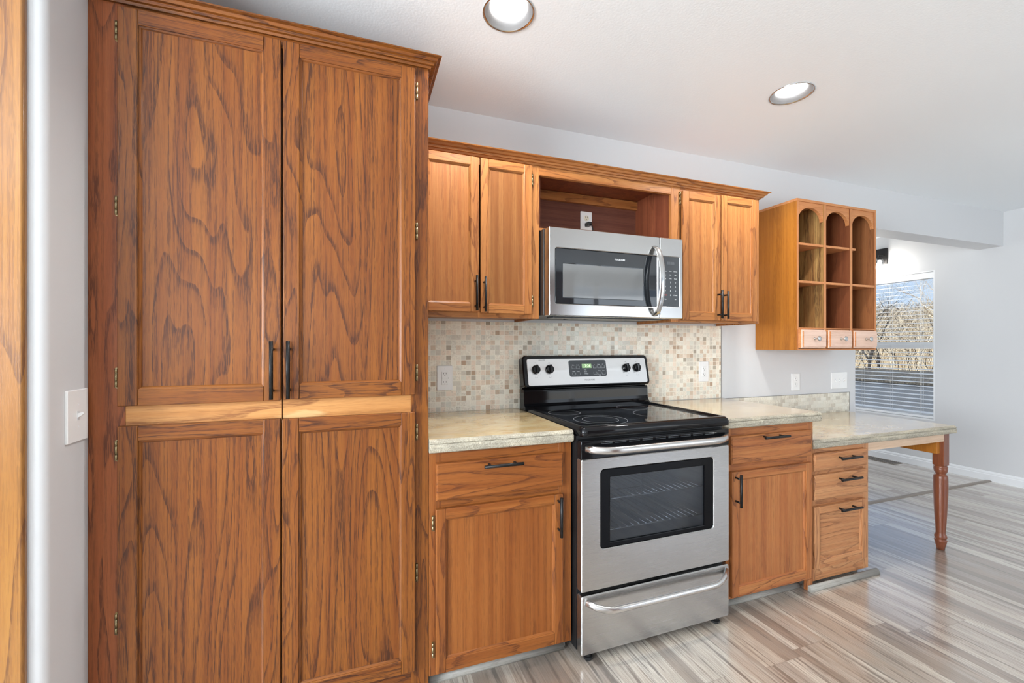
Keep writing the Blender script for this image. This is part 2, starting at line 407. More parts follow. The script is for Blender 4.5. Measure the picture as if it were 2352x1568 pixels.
TILE = mosaic('travertine_mosaic', 0.02614, 0.02614, False,
              [(0.0, lin(244, 238, 222)), (0.22, lin(238, 226, 208)), (0.42, lin(226, 224, 210)), (0.58, lin(238, 220, 200)), (0.72, lin(212, 206, 192)), (0.83, lin(216, 194, 170)), (0.92, lin(184, 156, 130)), (0.97, lin(172, 160, 142))],
              lin(248, 243, 228), origin=(0.236, 0.909))
TILE2 = mosaic('pale_brick_mosaic', 0.0500, 0.0255, True,
               [(0.0, lin(230, 227, 214)), (0.4, lin(222, 218, 204)), (0.65, lin(210, 206, 194)), (0.85, lin(200, 194, 180))],
               lin(224, 220, 206), origin=(2.21, 0.7745))

# plank floor: long boards running into the room, each of three strips
def plank_floor():
    m = mat('grey_brown_plank_vinyl', (0.4, 0.36, 0.32), 0.3, spec=0.5, coat=1.0, coat_rough=0.17); n = NT(m); n.p.inputs['Coat IOR'].default_value = 2.3; v = n.obj(); x, y, z = n.sep(v)
    pw, L = 0.186, 1.22
    pi = n.math('FLOOR', n.math('DIVIDE', x, pw)); po = n.white(pi, '1D')
    yy = n.math('ADD', n.math('DIVIDE', y, L), n.math('MULTIPLY', po, 7.31)); seg = n.math('FLOOR', yy)
    cell = n.white(n.comb(pi, seg, 1.0))
    si = n.math('FLOOR', n.math('DIVIDE', n.math('ADD', x, n.math('MULTIPLY', n.noise(n.comb(n.math('MULTIPLY', x, 3), n.math('MULTIPLY', y, 0.12), 0.0), 1.0, 0), 0.05)), pw/3.0))
    st = n.white(n.comb(si, seg, cell))
    st = n.math('ADD', n.math('MULTIPLY', st, 0.72), n.math('MULTIPLY', cell, 0.28))
    c = n.ramp(st, [(0.05, lin(126, 115, 105)), (0.30, lin(158, 147, 136)), (0.50, lin(184, 174, 162)), (0.68, lin(194, 184, 170)), (0.88, lin(206, 198, 186))])
    vv = n.vadd(v, st, (3.0, 9.0, 0.0))
    g1 = n.noise(n.map(vv, (210, 6, 1)), 1.0, 4, 0.7, 0.3); g2 = n.noise(n.map(vv, (46, 2.2, 1)), 1.0, 4, 0.65, 0.6); g3 = n.noise(n.map(vv, (9, 1.3, 1)), 1.0, 3, 0.6, 0.5)
    c = n.mix(n.ramp(g1, [(0.44, 0.0), (0.58, 0.42)]), c, lin(112, 98, 86))
    c = n.mix(n.ramp(g2, [(0.52, 0.0), (0.62, 0.78)]), c, lin(96, 87, 80))
    c = n.mix(n.ramp(g3, [(0.45, 0.0), (0.75, 0.3)]), c, lin(176, 150, 126))
    fx = n.math('ABSOLUTE', n.math('SUBTRACT', n.math('FRACT', n.math('DIVIDE', x, pw)), 0.5)); fy = n.math('ABSOLUTE', n.math('SUBTRACT', n.math('FRACT', yy), 0.5))
    seam = n.math('MAXIMUM', n.ramp(fx, [(0.492, 0.0), (0.498, 1.0)]), n.ramp(fy, [(0.4985, 0.0), (0.4995, 1.0)]))
    c = n.mix(n.math('MULTIPLY', seam, 0.28), c, lin(100, 88, 78))
    n.out(**{'Base Color': c, 'Roughness': n.math('ADD', n.math('MULTIPLY', g1, 0.12), 0.24)})
    n.bump(n.math('SUBTRACT', n.math('MULTIPLY', g1, 0.25), seam), 0.10, 0.001); return m
FLOOR = plank_floor()
GREYWOOD = oak('grey_plank_moulding', lin(168, 164, 156), lin(150, 146, 138), lin(120, 114, 106), 'X', K=3, wide=20, cath=0.4, rough=0.45, coat=0.1)

# ------------------------------------------------------------------ room shell
XR, ZC, WT = 5.485, 2.453, 0.165
L1, L2 = (0.5145, -0.700), (1.955, -0.682)     # recessed lamps
LR = 0.094
mb = MB(); mb.box(-3.2, 6.2, -5.0, 3.2, -0.12, 0.0); struct(mb, 'floor', FLOOR)
# ceiling with two round holes
mb = MB()
def holed(cx, cy, h, r, z):
    n = 48
    ci = [(cx + r*math.cos(2*math.pi*k/n), cy + r*math.sin(2*math.pi*k/n), z) for k in range(n)]
    sq = []
    for k in range(n):
        a = 2*math.pi*k/n; u, v = math.cos(a), math.sin(a); s = h/max(abs(u), abs(v)); sq.append((cx+u*s, cy+v*s, z))
    mb.loft([ci, sq], smooth=False)
def rect(x0, x1, y0, y1): mb.quad((x0, y0, ZC), (x0, y1, ZC), (x1, y1, ZC), (x1, y0, ZC))
hh = 0.15
xs = [-3.2, L1[0]-hh, L1[0]+hh, L2[0]-hh, L2[0]+hh, XR+0.1]
for i in range(5):
    if i in (1, 3):
        c = L1 if i == 1 else L2
        rect(xs[i], xs[i+1], -5.0, c[1]-hh); rect(xs[i], xs[i+1], c[1]+hh, 3.2); holed(c[0], c[1], hh, LR-0.006, ZC)
    else: rect(xs[i], xs[i+1], -5.0, 3.2)
bmesh.ops.remove_doubles(mb.bm, verts=mb.bm.verts, dist=0.0001)
mb.box(-3.2, XR+0.1, -5.0, 3.2, ZC+0.16, ZC+0.22)
struct(mb, 'ceiling', CEIL)
# kitchen wall, ending in a rounded corner, with the header over the opening to the dining corner
mb = MB()
def rounded_end(x0, x1, y0, y1, z0, z1, r=0.018):
    pts = [(x0, y0), (x1-r, y0)] + [(x1-r+r*math.sin(a), y0+r-r*math.cos(a)) for a in [i*math.pi/12 for i in range(1, 7)]] + [(x1, y1), (x0, y1)]
    mb.poly([(p[0], p[1], z0) for p in pts], (0, 0, z1-z0))
rounded_end(-0.86, 3.517, 0.0, WT, 0.0, 2.145)
mb.box(-0.86, XR, 0.0, WT, 2.145, ZC)
struct(mb, 'wall_back', WALL)
# left return wall with rounded corner, then the wall facing the camera
mb = MB(); r = 0.022; xc, yc = -0.727, -0.797
pts = [(xc, 0.0), (xc, yc+r)] + [(xc-r+r*math.cos(a), yc+r-r*math.sin(a)) for a in [i*math.pi/80 for i in range(1, 41)]] + [(-3.2, yc), (-3.2, yc+0.12), (xc-0.12, yc+0.12), (xc-0.12, 0.0)]
mb.poly([(p[0], p[1], 0.0) for p in pts], (0, 0, ZC)); struct(mb, 'wall_left', WALL)
# right wall with the window opening
WY0, WY1, WZ0, WZ1 = 0.4925, 1.46, 0.486, 2.012
mb = MB()
def wall_x(x0, x1, y0, y1, oy0, oy1, oz0, oz1):
    mb.box(x0, x1, y0, oy0, 0, ZC); mb.box(x0, x1, oy1, y1, 0, ZC); mb.box(x0, x1, oy0, oy1, 0, oz0); mb.box(x0, x1, oy0, oy1, oz1, ZC)
wall_x(XR, XR+0.15, -5.0, 3.2, WY0, WY1, WZ0, WZ1); struct(mb, 'wall_right', WALL)
mb = MB(); wall_x(-3.2, -3.05, -5.0, yc, -3.5, -1.7, 0.8, 2.1); struct(mb, 'wall_far_left', WALL)
mb = MB()
mb.box(-3.2, -2.4, -5.0, -4.85, 0, ZC); mb.box(-0.2, 2.2, -5.0, -4.85, 0, ZC); mb.box(-2.4, -0.2, -5.0, -4.85, 0, 0.85); mb.box(-2.4, -0.2, -5.0, -4.85, 2.15, ZC); mb.box(5.2, XR+0.15, -5.0, -4.85, 0, ZC); mb.box(2.2, 5.2, -5.0, -4.85, 2.3, ZC); mb.box(2.2, 5.2, -5.0, -4.85, 0, 0.06)
struct(mb, 'wall_rear', WALL)
mb = MB()
mb.box(-0.86, 3.4, 3.05, 3.2, 0, ZC); mb.box(5.2, XR+0.15, 3.05, 3.2, 0, ZC); mb.box(3.4, 5.2, 3.05, 3.2, 2.15, ZC); mb.box(3.4, 5.2, 3.05, 3.2, 0, 0.55)
mb.box(-0.86, -0.72, WT, 3.05, 0, ZC)
struct(mb, 'wall_dining', WALL)
# unseen frames added around fill lights behind the camera; one in the dining corner
mb = MB()
for a, b in ((2.2, 2.28), (3.66, 3.74), (5.12, 5.2)): mb.box(a, b, -4.90, -4.86, 0.06, 2.3)
mb.box(2.2, 5.2, -4.90, -4.86, 0.06, 0.14); mb.box(2.2, 5.2, -4.90, -4.86, 2.22, 2.3); struct(mb, 'added_window_2', TRIMW)
mb = MB()
for a, b in ((-2.4, -2.34), (-1.33, -1.27), (-0.26, -0.2)): mb.box(a, b, -4.90, -4.86, 0.85, 2.15)
mb.box(-2.4, -0.2, -4.90, -4.86, 0.85, 0.91); mb.box(-2.4, -0.2, -4.90, -4.86, 2.09, 2.15); struct(mb, 'added_window_4', TRIMW)
mb = MB()
for a, b in ((3.4, 3.46), (4.27, 4.33), (5.14, 5.2)): mb.box(a, b, 3.07, 3.12, 0.55, 2.15)
mb.box(3.4, 5.2, 3.07, 3.12, 0.55, 0.61); mb.box(3.4, 5.2, 3.07, 3.12, 2.09, 2.15); struct(mb, 'window_3', TRIMW)
# baseboard on the right wall
mb = MB()
prof = [(XR, 0.0), (XR-0.013, 0.0), (XR-0.013, 0.058), (XR-0.010, 0.064), (XR-0.010, 0.074), (XR-0.005, 0.088), (XR, 0.089)]
mb.poly([(p[0], -4.85, p[1]) for p in prof], (0, 7.9, 0)); struct(mb, 'baseboard_right', TRIMW)
# oak door casing at the left edge
mb = MB()
mb.box(-0.845, -0.757, yc-0.017, yc, 0.0, ZC-0.02, bev=0.006, seg=3); struct(mb, 'trim_1', M_['honey'])

# ------------------------------------------------------------------ cabinet joinery
FB, FU = -0.618, -0.305      # face-frame planes of the tall/base and of the wall cabinets
DT = 0.019
def handle_v(parent, x, y, z0, z1, r=0.006, so=0.032):
    mb = MB(); mb.tube([(x, y-so, z0), (x, y-so, z1)], r, seg=14)
    for z in (z0+0.14*(z1-z0), z1-0.14*(z1-z0)): mb.tube([(x, y, z), (x, y-so, z)], 0.0045, seg=10)
    return mb.build('handle', BLACKM, parent)
def handle_h(parent, x0, x1, y, z, r=0.006, so=0.032):
    mb = MB(); mb.tube([(x0, y-so, z), (x1, y-so, z)], r, seg=14)
    for x in (x0+0.17*(x1-x0), x1-0.17*(x1-x0)): mb.tube([(x, y, z), (x, y-so, z)], 0.0045, seg=10)
    return mb.build('handle', BLACKM, parent)
def hinge(parent, x, y, z0, z1, side):
    """butt hinge: barrel of three knuckles on the face frame beside the door, leaf behind; side=-1 left of the door"""
    mb = MB(); h = z1-z0
    for a, b in ((0.10, 0.36), (0.375, 0.74), (0.755, 0.98)):
        mb.tube([(x, y-0.0045, z0+a*h), (x, y-0.0045, z0+b*h)], 0.0043, seg=12)
    mb.poly([(x-0.004, y-0.0005, z0+0.08*h), (x+0.006*-side, y-0.0005, z0-0.03*h), (x+0.006*-side, y-0.0005, z1+0.03*h), (x-0.004, y-0.0005, z1)], (0, -0.0015, 0))
    return mb.build('hinge', BRASS, parent)
def door(parent, x0, x1, z0, z1, yf, key, panel, sw=0.047, rt=0.044, rb=0.048, name='door'):
    """frame-and-panel door in front of face plane yf: stiles, rails, moulded inner edge; the panel is its own part"""
    y1, y0 = yf-0.0006, yf-DT; e = 0.0025
    mb = MB()
    mb.box(x0, x0+sw, y0, y1, z0, z1, 0, e, 2); mb.box(x1-sw, x1, y0, y1, z0, z1, 0, e, 2)
    mb.box(x0+sw, x1-sw, y0, y1, z0, z0+rb, 1, 0.0012); mb.box(x0+sw, x1-sw, y0, y1, z1-rt, z1, 1, 0.0012)
    a0, a1, b0, b1 = x0+sw-0.0005, x1-sw+0.0005, z0+rb-0.0005, z1-rt+0.0005
    loops = []
    for d, yy in ((0.0, y0+0.0002), (0.0018, y0+0.0012), (0.0018, y0+0.004), (0.006, y0+0.0062), (0.009, y0+0.0105)):
        loops.append([(a0+d, yy, b0+d), (a1-d, yy, b0+d), (a1-d, yy, b1-d), (a0+d, yy, b1-d)])
    mb.loft(loops, smooth=False, mfun=lambda k: 1 if k in (0, 2) else 0)
    d = mb.build(name, [M_[key+'v'], M_[key+'h']], parent, fix=False)
    mb = MB(); mb.box(a0+0.004, a1-0.004, y0+0.0098, y1-0.001, b0+0.004, b1-0.004)
    mb.build('panel', M_[panel], d)
    return d
def drawer_front(parent, x0, x1, z0, z1, yf, m):
    mb = MB(); y1, y0 = yf-0.0006, yf-DT
    lo = []
    for d, yy in ((0.0, y1), (0.0, y0+0.006), (0.0025, y0+0.0028), (0.006, y0+0.0015), (0.007, y0)):
        lo.append([(x0+d, yy, z0+d), (x1-d, yy, z0+d), (x1-d, yy, z1-d), (x0+d, yy, z1-d)])
    R = mb.loft(lo, smooth=False)
    mb.bm.faces.new(R[-1]); mb.bm.faces.new(R[0][::-1])
    return mb.build('drawer', m, parent)
def crown(mb, x0, x1, yf, z0, z1, proj, ret_r=True, m=0, wall_y=-0.003):
    """stepped crown moulding along the front with a return on the right end"""
    pr = [(0.0, 0.0), (0.16, 0.0), (0.22, 0.22), (0.40, 0.25), (0.44, 0.50), (0.62, 0.56), (0.72, 0.80), (0.95, 0.90), (1.0, 1.0), (0.0, 1.0)]
    h = z1-z0
    loops = []
    for u, w in pr:
        p = proj*u; z = z0+h*w
        L = [(x0, yf-p, z), (x1+(p if ret_r else 0), yf-p, z)]
        if ret_r: L.append((x1+p, wall_y, z))
        loops.append(L)
    mb.loft(loops, m=m, closed=False, smooth=False)
    # flat top and back so that the moulding is solid
    mb.quad((x0, yf, z0), (x1, yf, z0), (x1, yf, z1), (x0, yf, z1), m)
    c0 = [(x0, yf-proj*u, z0+h*w) for u, w in pr]; mb.bm.faces.new([mb.bm.verts.new(p) for p in c0])

# ---------------------------------------------------------------- tall pantry
pan = thing('pantry_cabinet', 'tall reddish oak pantry cabinet with four panelled doors, left of the stove run', 'cabinet', (-0.245, -0.31, 0.0))
PX0, PX1, PZ = -0.7265, 0.2375, 2.225
mb = MB(); mb.box(PX0+0.001, PX1, FB+0.02, -0.003, 0.0, 2.245); mb.build('body', M_['pantryv'], pan)
mb = MB(); y0, y1 = FB, FB+0.0195
mb.box(PX0, -0.640, y0, y1, 0.0, 2.262, 2, 0.001); mb.box(0.176, PX1, y0, y1, 0.0, 2.262, 0, 0.001)
mb.box(-0.640, 0.176, y0+0.0004, y1, 2.205, 2.262, 1)
mb.box(-0.640, -0.2325, y0+0.0004, y1, 0.995, 1.088, 3, 0.001); mb.box(-0.2305, 0.176, y0+0.0004, y1, 0.995, 1.088, 3, 0.001)
mb.box(-0.640, 0.176, y0+0.0004, y1, 0.0, 0.12, 1)
mb.box(-0.262, -0.2325, y0+0.0006, y1, 0.12, 2.205, 0); mb.box(-0.2305, -0.20, y0+0.0006, y1, 0.12, 2.205, 0)
mb.build('face_frame', [M_['pantryv'], M_['pantryh'], M_['stile_red'], M_['pale_rail']], pan)
mb = MB(); crown(mb, PX0, PX1, FB-0.0003, 2.238, 2.2705, 0.042); mb.build('crown_moulding', M_['pantryh'], pan)
PD = []
for (a, b, c, d) in ((-0.652, -0.2335, 1.0705, 2.2215), (-0.2275, 0.189, 1.0725, 2.222), (-0.652, -0.2345, 0.10, 1.0125), (-0.2295, 0.189, 0.10, 1.011)):
    PD.append(door(pan, a, b, c, d, FB, 'pantry', 'pantryp', sw=0.0485, rt=0.043, rb=0.047))
handle_v(PD[0], -0.2556, FB-DT, 1.0777, 1.259); handle_v(PD[1], -0.2085, FB-DT, 1.0783, 1.2598)
for z0, z1 in ((2.1235, 2.184), (1.618, 1.678), (1.119, 1.181)): hinge(PD[0], -0.6590, FB, z0, z1, -1)
for z0, z1 in ((2.113, 2.182), (1.616, 1.682), (1.114, 1.18)): hinge(PD[1], 0.1955, FB, z0, z1, 1)
for z0, z1 in ((0.908, 0.971), (0.405, 0.472)): hinge(PD[2], -0.6590, FB, z0, z1, -1)
for z0, z1 in ((0.904, 0.969), (0.402, 0.472)): hinge(PD[3], 0.1955, FB, z0, z1, 1)

# ---------------------------------------------------------------- wall cabinets
UZ0, UZ1 = 1.372, 2.108
def wall_cab(x0, x1, lab, lst, rst):
    t = thing('wall_cabinet', lab, 'cabinet', ((x0+x1)/2, -0.15, UZ0))
    mb = MB(); yb0, yb1 = FU+0.0195, -0.003
    mb.box(x0, x0+0.016, yb0, yb1, UZ0, UZ1); mb.box(x1-0.016, x1, yb0, yb1, UZ0, UZ1)
    mb.box(x0+0.016, x1-0.016, yb0, yb1, UZ0+0.012, UZ0+0.028, 1); mb.box(x0+0.016, x1-0.016, yb0, yb1, UZ1-0.016, UZ1, 1)
    mb.box(x0+0.016, x1-0.016, yb1-0.006, yb1, UZ0+0.028, UZ1-0.016)
    mb.build('body', [M_['upperv'], M_['upperh']], t)
    mb = MB()
    mb.box(x0, x0+lst, FU, FU+0.0195, UZ0, UZ1, 0, 0.001); mb.box(x1-rst, x1, FU, FU+0.0195, UZ0, UZ1, 0, 0.001)
    mb.box(x0+lst, x1-rst, FU+0.0004, FU+0.0195, UZ0, UZ0+0.045, 1, 0.001); mb.box(x0+lst, x1-rst, FU+0.0004, FU+0.0195, UZ1-0.05, UZ1, 1, 0.001)
    mb.build('face_frame', [M_['upperv'], M_['upperh']], t)
    return t
wl = wall_cab(0.2385, 0.8045, 'oak wall cabinet with two doors between the tall pantry and the microwave', 0.03, 0.056)
d1 = door(wl, 0.2440, 0.5060, 1.396, 2.0835, FU, 'upper', 'upperq', sw=0.038, rt=0.037, rb=0.037)
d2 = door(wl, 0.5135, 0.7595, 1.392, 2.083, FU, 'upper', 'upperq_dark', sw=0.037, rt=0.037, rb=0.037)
handle_v(d1, 0.4886, FU-DT, 1.399, 1.553); handle_v(d2, 0.5281, FU-DT, 1.396, 1.5495)
hinge(d2, 0.7675, FU, 1.989, 2.051, 1); hinge(d2, 0.7675, FU, 1.423, 1.480, 1)
wr = wall_cab(1.5665, 2.1875, 'light oak wall cabinet with two doors right of the microwave', 0.056, 0.032)
d3 = door(wr, 1.6270, 1.8850, 1.384, 2.0730, FU, 'upper', 'upperq', sw=0.041, rt=0.038, rb=0.040)
d4 = door(wr, 1.8915, 2.1560, 1.384, 2.0790, FU, 'upper', 'upperq', sw=0.040, rt=0.038, rb=0.040)
handle_v(d3, 1.8635, FU-DT, 1.3935, 1.5475); handle_v(d4, 1.9055, FU-DT, 1.3925, 1.545)
hinge(d3, 1.6205, FU, 1.992, 2.070, -1); hinge(d4, 2.1630, FU, 1.975, 2.045, 1); hinge(d4, 2.1630, FU, 1.41, 1.47, 1)
# open cubby above the microwave
oc = thing('open_cabinet', 'open oak cubby with a dark back board, above the microwave', 'cabinet', (1.185, -0.15, 1.79))
mb = MB(); mb.box(0.8052, 0.818, FU+0.02, -0.003, 1.79, UZ1, 0); mb.box(1.553, 1.5660, FU+0.02, -0.003, 1.79, UZ1, 0)
mb.box(0.818, 1.553, FU+0.02, -0.010, UZ1-0.012, UZ1, 1); mb.build('body', [M_['inner'], M_['inner']], oc)
mb = MB(); mb.box(0.818, 1.553, -0.010, -0.003, 1.803, UZ1-0.012); mb.build('back_panel', M_['hardboard'], oc)
mb = MB(); mb.box(0.818, 1.553, -0.030, -0.0102, 2.045, 2.094, bev=0.001); mb.build('cleat', M_['upperh'], oc)
mb = MB(); mb.box(0.8052, 1.5660, FU, -0.003, 1.790, 1.8025, bev=0.001); mb.build('shelf', M_['upperh'], oc)
mb = MB(); mb.box(0.8052, 1.5660, FU, FU+0.0195, 2.050, UZ1, bev=0.001); mb.build('top_rail', M_['upperh'], oc)
mb = MB(); crown(mb, 0.2385, 2.1875, FU-0.0003, 2.0925, 2.1255, 0.045)
single(mb, 'crown_moulding', M_['upperh'], 'long stepped oak crown moulding along the top of the wall cabinets', 'moulding', (1.2, FU, 2.0925))

# ---------------------------------------------------------------- base cabinets
def base_cab(x0, x1, z0, z1, yf, lab, lst, rst, rails, key='base', name='base_cabinet'):
    t = thing(name, lab, 'cabinet', ((x0+x1)/2, -0.3, 0.0))
    mb = MB(); mb.box(x0+0.001, x1-0.001, yf+0.0198, -0.003, z0, z1)
    mb.box(x0+0.01, x1-0.002, yf+0.052, yf+0.068, 0.0, z0, 1)
    mb.build('body', [M_[key+'v'], GREYWOOD], t)
    mb = MB()
    mb.box(x0, x0+lst, yf, yf+0.0195, z0, z1, 0, 0.001); mb.box(x1-rst, x1, yf, yf+0.0195, z0, z1, 0, 0.001)
    for a, b in rails: mb.box(x0+lst, x1-rst, yf+0.0004, yf+0.0195, a, b, 1, 0.001)
    mb.build('face_frame', [M_[key+'v'], M_[key+'h']], t)
    return t
bl = base_cab(0.2385, 0.8100, 0.054, 0.8605, FB, 'oak base cabinet with one drawer over one door, between the pantry and the stove', 0.045, 0.055, ((0.054, 0.09), (0.64, 0.70), (0.80, 0.8605)))
dr = drawer_front(bl, 0.2620, 0.7665, 0.687, 0.8215, FB, M_['drawer']); handle_h(dr, 0.4331, 0.5857, FB-DT, 0.803)
dd = door(bl, 0.2615, 0.7650, 0.068, 0.6572, FB, 'base', 'baseq', sw=0.036, rt=0.036, rb=0.046); handle_v(dd, 0.743, FB-DT, 0.501, 0.6547)
hinge(dd, 0.2525, FB, 0.575, 0.632, -1); hinge(dd, 0.2525, FB, 0.118, 0.176, -1)
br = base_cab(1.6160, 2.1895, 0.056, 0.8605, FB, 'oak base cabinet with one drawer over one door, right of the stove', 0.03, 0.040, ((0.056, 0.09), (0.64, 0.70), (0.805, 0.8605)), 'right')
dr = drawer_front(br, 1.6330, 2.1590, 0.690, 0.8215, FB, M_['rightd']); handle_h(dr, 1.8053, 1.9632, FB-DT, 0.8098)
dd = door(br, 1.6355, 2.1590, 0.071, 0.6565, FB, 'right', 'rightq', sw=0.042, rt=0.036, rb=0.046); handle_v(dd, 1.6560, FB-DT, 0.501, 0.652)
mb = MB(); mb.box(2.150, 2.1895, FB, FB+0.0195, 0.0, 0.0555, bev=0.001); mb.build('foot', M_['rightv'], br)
FD = -0.605
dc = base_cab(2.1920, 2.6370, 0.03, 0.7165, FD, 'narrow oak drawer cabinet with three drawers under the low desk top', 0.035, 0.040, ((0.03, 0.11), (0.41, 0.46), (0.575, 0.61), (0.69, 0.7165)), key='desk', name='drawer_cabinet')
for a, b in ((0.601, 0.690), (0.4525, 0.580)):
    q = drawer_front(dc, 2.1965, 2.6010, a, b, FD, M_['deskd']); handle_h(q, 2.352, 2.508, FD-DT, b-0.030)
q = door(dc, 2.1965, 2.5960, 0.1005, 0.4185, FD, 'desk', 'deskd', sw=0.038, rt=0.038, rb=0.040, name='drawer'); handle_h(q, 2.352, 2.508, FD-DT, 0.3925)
# grey quarter-round along the cabinet feet
def quarter(x0, x1, yf, lab, r=0.018):
    mb = MB(); pts = [(yf, 0.0)] + [(yf-r*math.cos(a), r*1.35*math.sin(a)) for a in [i*math.pi/12 for i in range(7)]]
    mb.poly([(x0, p[0], p[1]) for p in pts], (x1-x0, 0, 0), smooth=True)
    return single(mb, 'quarter_round_moulding', GREYWOOD, lab, 'moulding', ((x0+x1)/2, yf, 0.0))
quarter(0.2400, 0.7960, FB+0.0505, 'grey quarter-round moulding on the floor under the cabinet left of the stove')
quarter(1.6180, 2.1480, FB+0.0505, 'grey quarter-round moulding on the floor under the cabinet right of the stove')
quarter(2.1520, 2.6800, FB-0.001, 'grey quarter-round moulding on the floor under the three-drawer cabinet', 0.020)

# ---------------------------------------------------------------- concrete worktops
def slab(x0, x1, yb, yf, zb, zt, seed, right_free=False):
    rnd = random.Random(seed); mb = MB(); N = max(8, int((x1-x0)/0.012))
    prof = [(0.030, 0), (0.016, 0), (0.009, -0.002), (0.004, -0.006), (0.002, -0.013), (0.0055, -0.0155), (0.0015, -0.019), (0.0, -0.027), (0.001, -0.036), (0.003, -(zt-zb)+0.004), (0.009, -(zt-zb))]
    loops = []
    for i in range(N+1):
        x = x0+(x1-x0)*i/N; L = []
        for j, (dy, dz) in enumerate(prof):
            k = 0 if j < 2 or j > 9 else 0.0011
            L.append((x, yf+dy+rnd.uniform(-k, k), zt+dz+rnd.uniform(-k, k)*0.8))
        L += [(x, yb, zb), (x, yb, zt)]
        loops.append(L)
    n = len(loops[0])
    R = mb.loft(loops, smooth=False, mfun=lambda k: 0 if k in (0, n-1) else 1)
    for r in (R[0], R[-1]):
        f = mb.bm.faces.new(r); f.material_index = 1
    return mb
single(slab(0.2390, 0.8085, -0.003, -0.6445, 0.861, 0.909, 3), 'countertop', [CTOP, CEDGE], 'beige concrete countertop with a rough front edge, left of the stove', 'countertop', (0.52, -0.32, 0.861))
single(slab(1.6120, 2.2200, -0.003, -0.6445, 0.861, 0.9075, 4), 'countertop', [CTOP, CEDGE], 'beige concrete countertop with a rough front edge, right of the stove', 'countertop', (1.91, -0.32, 0.861))

# ---------------------------------------------------------------- low desk beside the cabinets
dk = thing('desk', 'low concrete-topped desk with one turned wooden leg, standing before the dining corner', 'desk', (3.0, -0.32, 0.0))
mb = slab(2.1905, 3.4030, -0.003, -0.6300, 0.7170, 0.7620, 5); mb.build('desk_top', [CTOP, CEDGE], dk)
mb = MB(); mb.box(2.6375, 3.3345, -0.600, -0.582, 0.667, 0.7168, bev=0.001); mb.build('apron', M_['palewood'], dk)
mb = MB(); mb.box(3.300, 3.3325, -0.5815, -0.03, 0.590, 0.7168, bev=0.002); mb.build('bracket', M_['plywood'], dk)
lx, ly = 3.362, -0.571
mb = MB(); mb.box(lx-0.0283, lx+0.0283, ly-0.0283, ly+0.0283, 0.515, 0.7168, bev=0.003)
mb.lathe([(0.0275, 0.517), (0.0300, 0.512), (0.0335, 0.506), (0.0335, 0.503), (0.0320, 0.500), (0.0330, 0.494), (0.0335, 0.491), (0.0320, 0.488), (0.0322, 0.482), (0.0300, 0.476), (0.0255, 0.468), (0.0232, 0.463), (0.0232, 0.459), (0.0300, 0.4565), (0.0335, 0.450), (0.0342, 0.43), (0.0348, 0.39), (0.0340, 0.34), (0.0315, 0.27), (0.0280, 0.20), (0.0248, 0.14), (0.0232, 0.105), (0.0232, 0.099), (0.0250, 0.095), (0.0285, 0.086), (0.0300, 0.079), (0.0292, 0.072), (0.0255, 0.067), (0.0240, 0.063), (0.0300, 0.060), (0.0308, 0.055), (0.0285, 0.050), (0.0275, 0.046), (0.0265, 0.038), (0.0215, 0.018), (0.0190, 0.0)], (lx, ly, 0.0), seg=40)
mb.build('leg', M_['legwood'], dk)

# ---------------------------------------------------------------- tile
mb = MB(); mb.box(0.2390, 2.2110, -0.0028, -0.0002, 0.9095, 1.3715)
single(mb, 'tiled_backsplash', TILE, 'small square beige stone mosaic backsplash on the wall behind the stove', 'backsplash', (0, 0, 0))
mb = MB(); mb.box(2.2115, 3.4340, -0.0028, -0.0002, 0.7625, 0.9010)
single(mb, 'tiled_strip', TILE2, 'low pale brick-pattern mosaic strip on the grey wall above the desk', 'backsplash', (0, 0, 0))
mb = MB(); mb.box(2.2115, 3.4385, -0.0045, -0.0002, 0.9012, 0.9036); mb.box(3.4342, 3.4385, -0.0045, -0.0002, 0.7625, 0.9012)
mb.box(2.2112, 2.2135, -0.0045, -0.0002, 0.9036, 1.3715)
o = mb.build('trim_2', mat('grey_metal_edge', (0.22, 0.21, 0.20), 0.4, metal=0.5)); o['kind'] = 'structure'

def rrect(x0, x1, z0, z1, r, y, n=6):
    P = []
    for cx, cz, a0 in ((x1-r, z1-r, 0), (x0+r, z1-r, 90), (x0+r, z0+r, 180), (x1-r, z0+r, 270)):
        for i in range(n+1):
            a = math.radians(a0+90*i/n); P.append((cx+r*math.cos(a), y, cz+r*math.sin(a)))
    return P
def ring_panel(mb, o, ro, i, ri, yf, yb, m=0, lip=0.004):
    """plate with a rounded opening: outer rim, front face, bevelled inner lip"""
    L = [rrect(*o, ro, yb), rrect(*o, ro, yf+0.003), rrect(o[0]+0.003, o[1]-0.003, o[2]+0.003, o[3]-0.003, max(ro-0.003, 0.001), yf),
         rrect(i[0]-0.003, i[1]+0.003, i[2]-0.003, i[3]+0.003, ri+0.003, yf), rrect(*i, ri, yf+lip), rrect(*i, ri, yf+lip+0.004)]
    mb.loft(L, m=m, smooth=False)
def plate(mb, x0, x1, z0, z1, r, y0, y1, m=0, bev=0.0):
    L = [rrect(x0, x1, z0, z1, r, y1), rrect(x0, x1, z0, z1, r, y0+bev)]
    if bev: L.append(rrect(x0+bev, x1-bev, z0+bev, z1-bev, max(r-bev, 0.0005), y0))
    R = mb.loft(L, m=m, smooth=False)
    for q in (R[0][::-1], R[-1]):
        f = mb.bm.faces.new(q); f.material_index = m

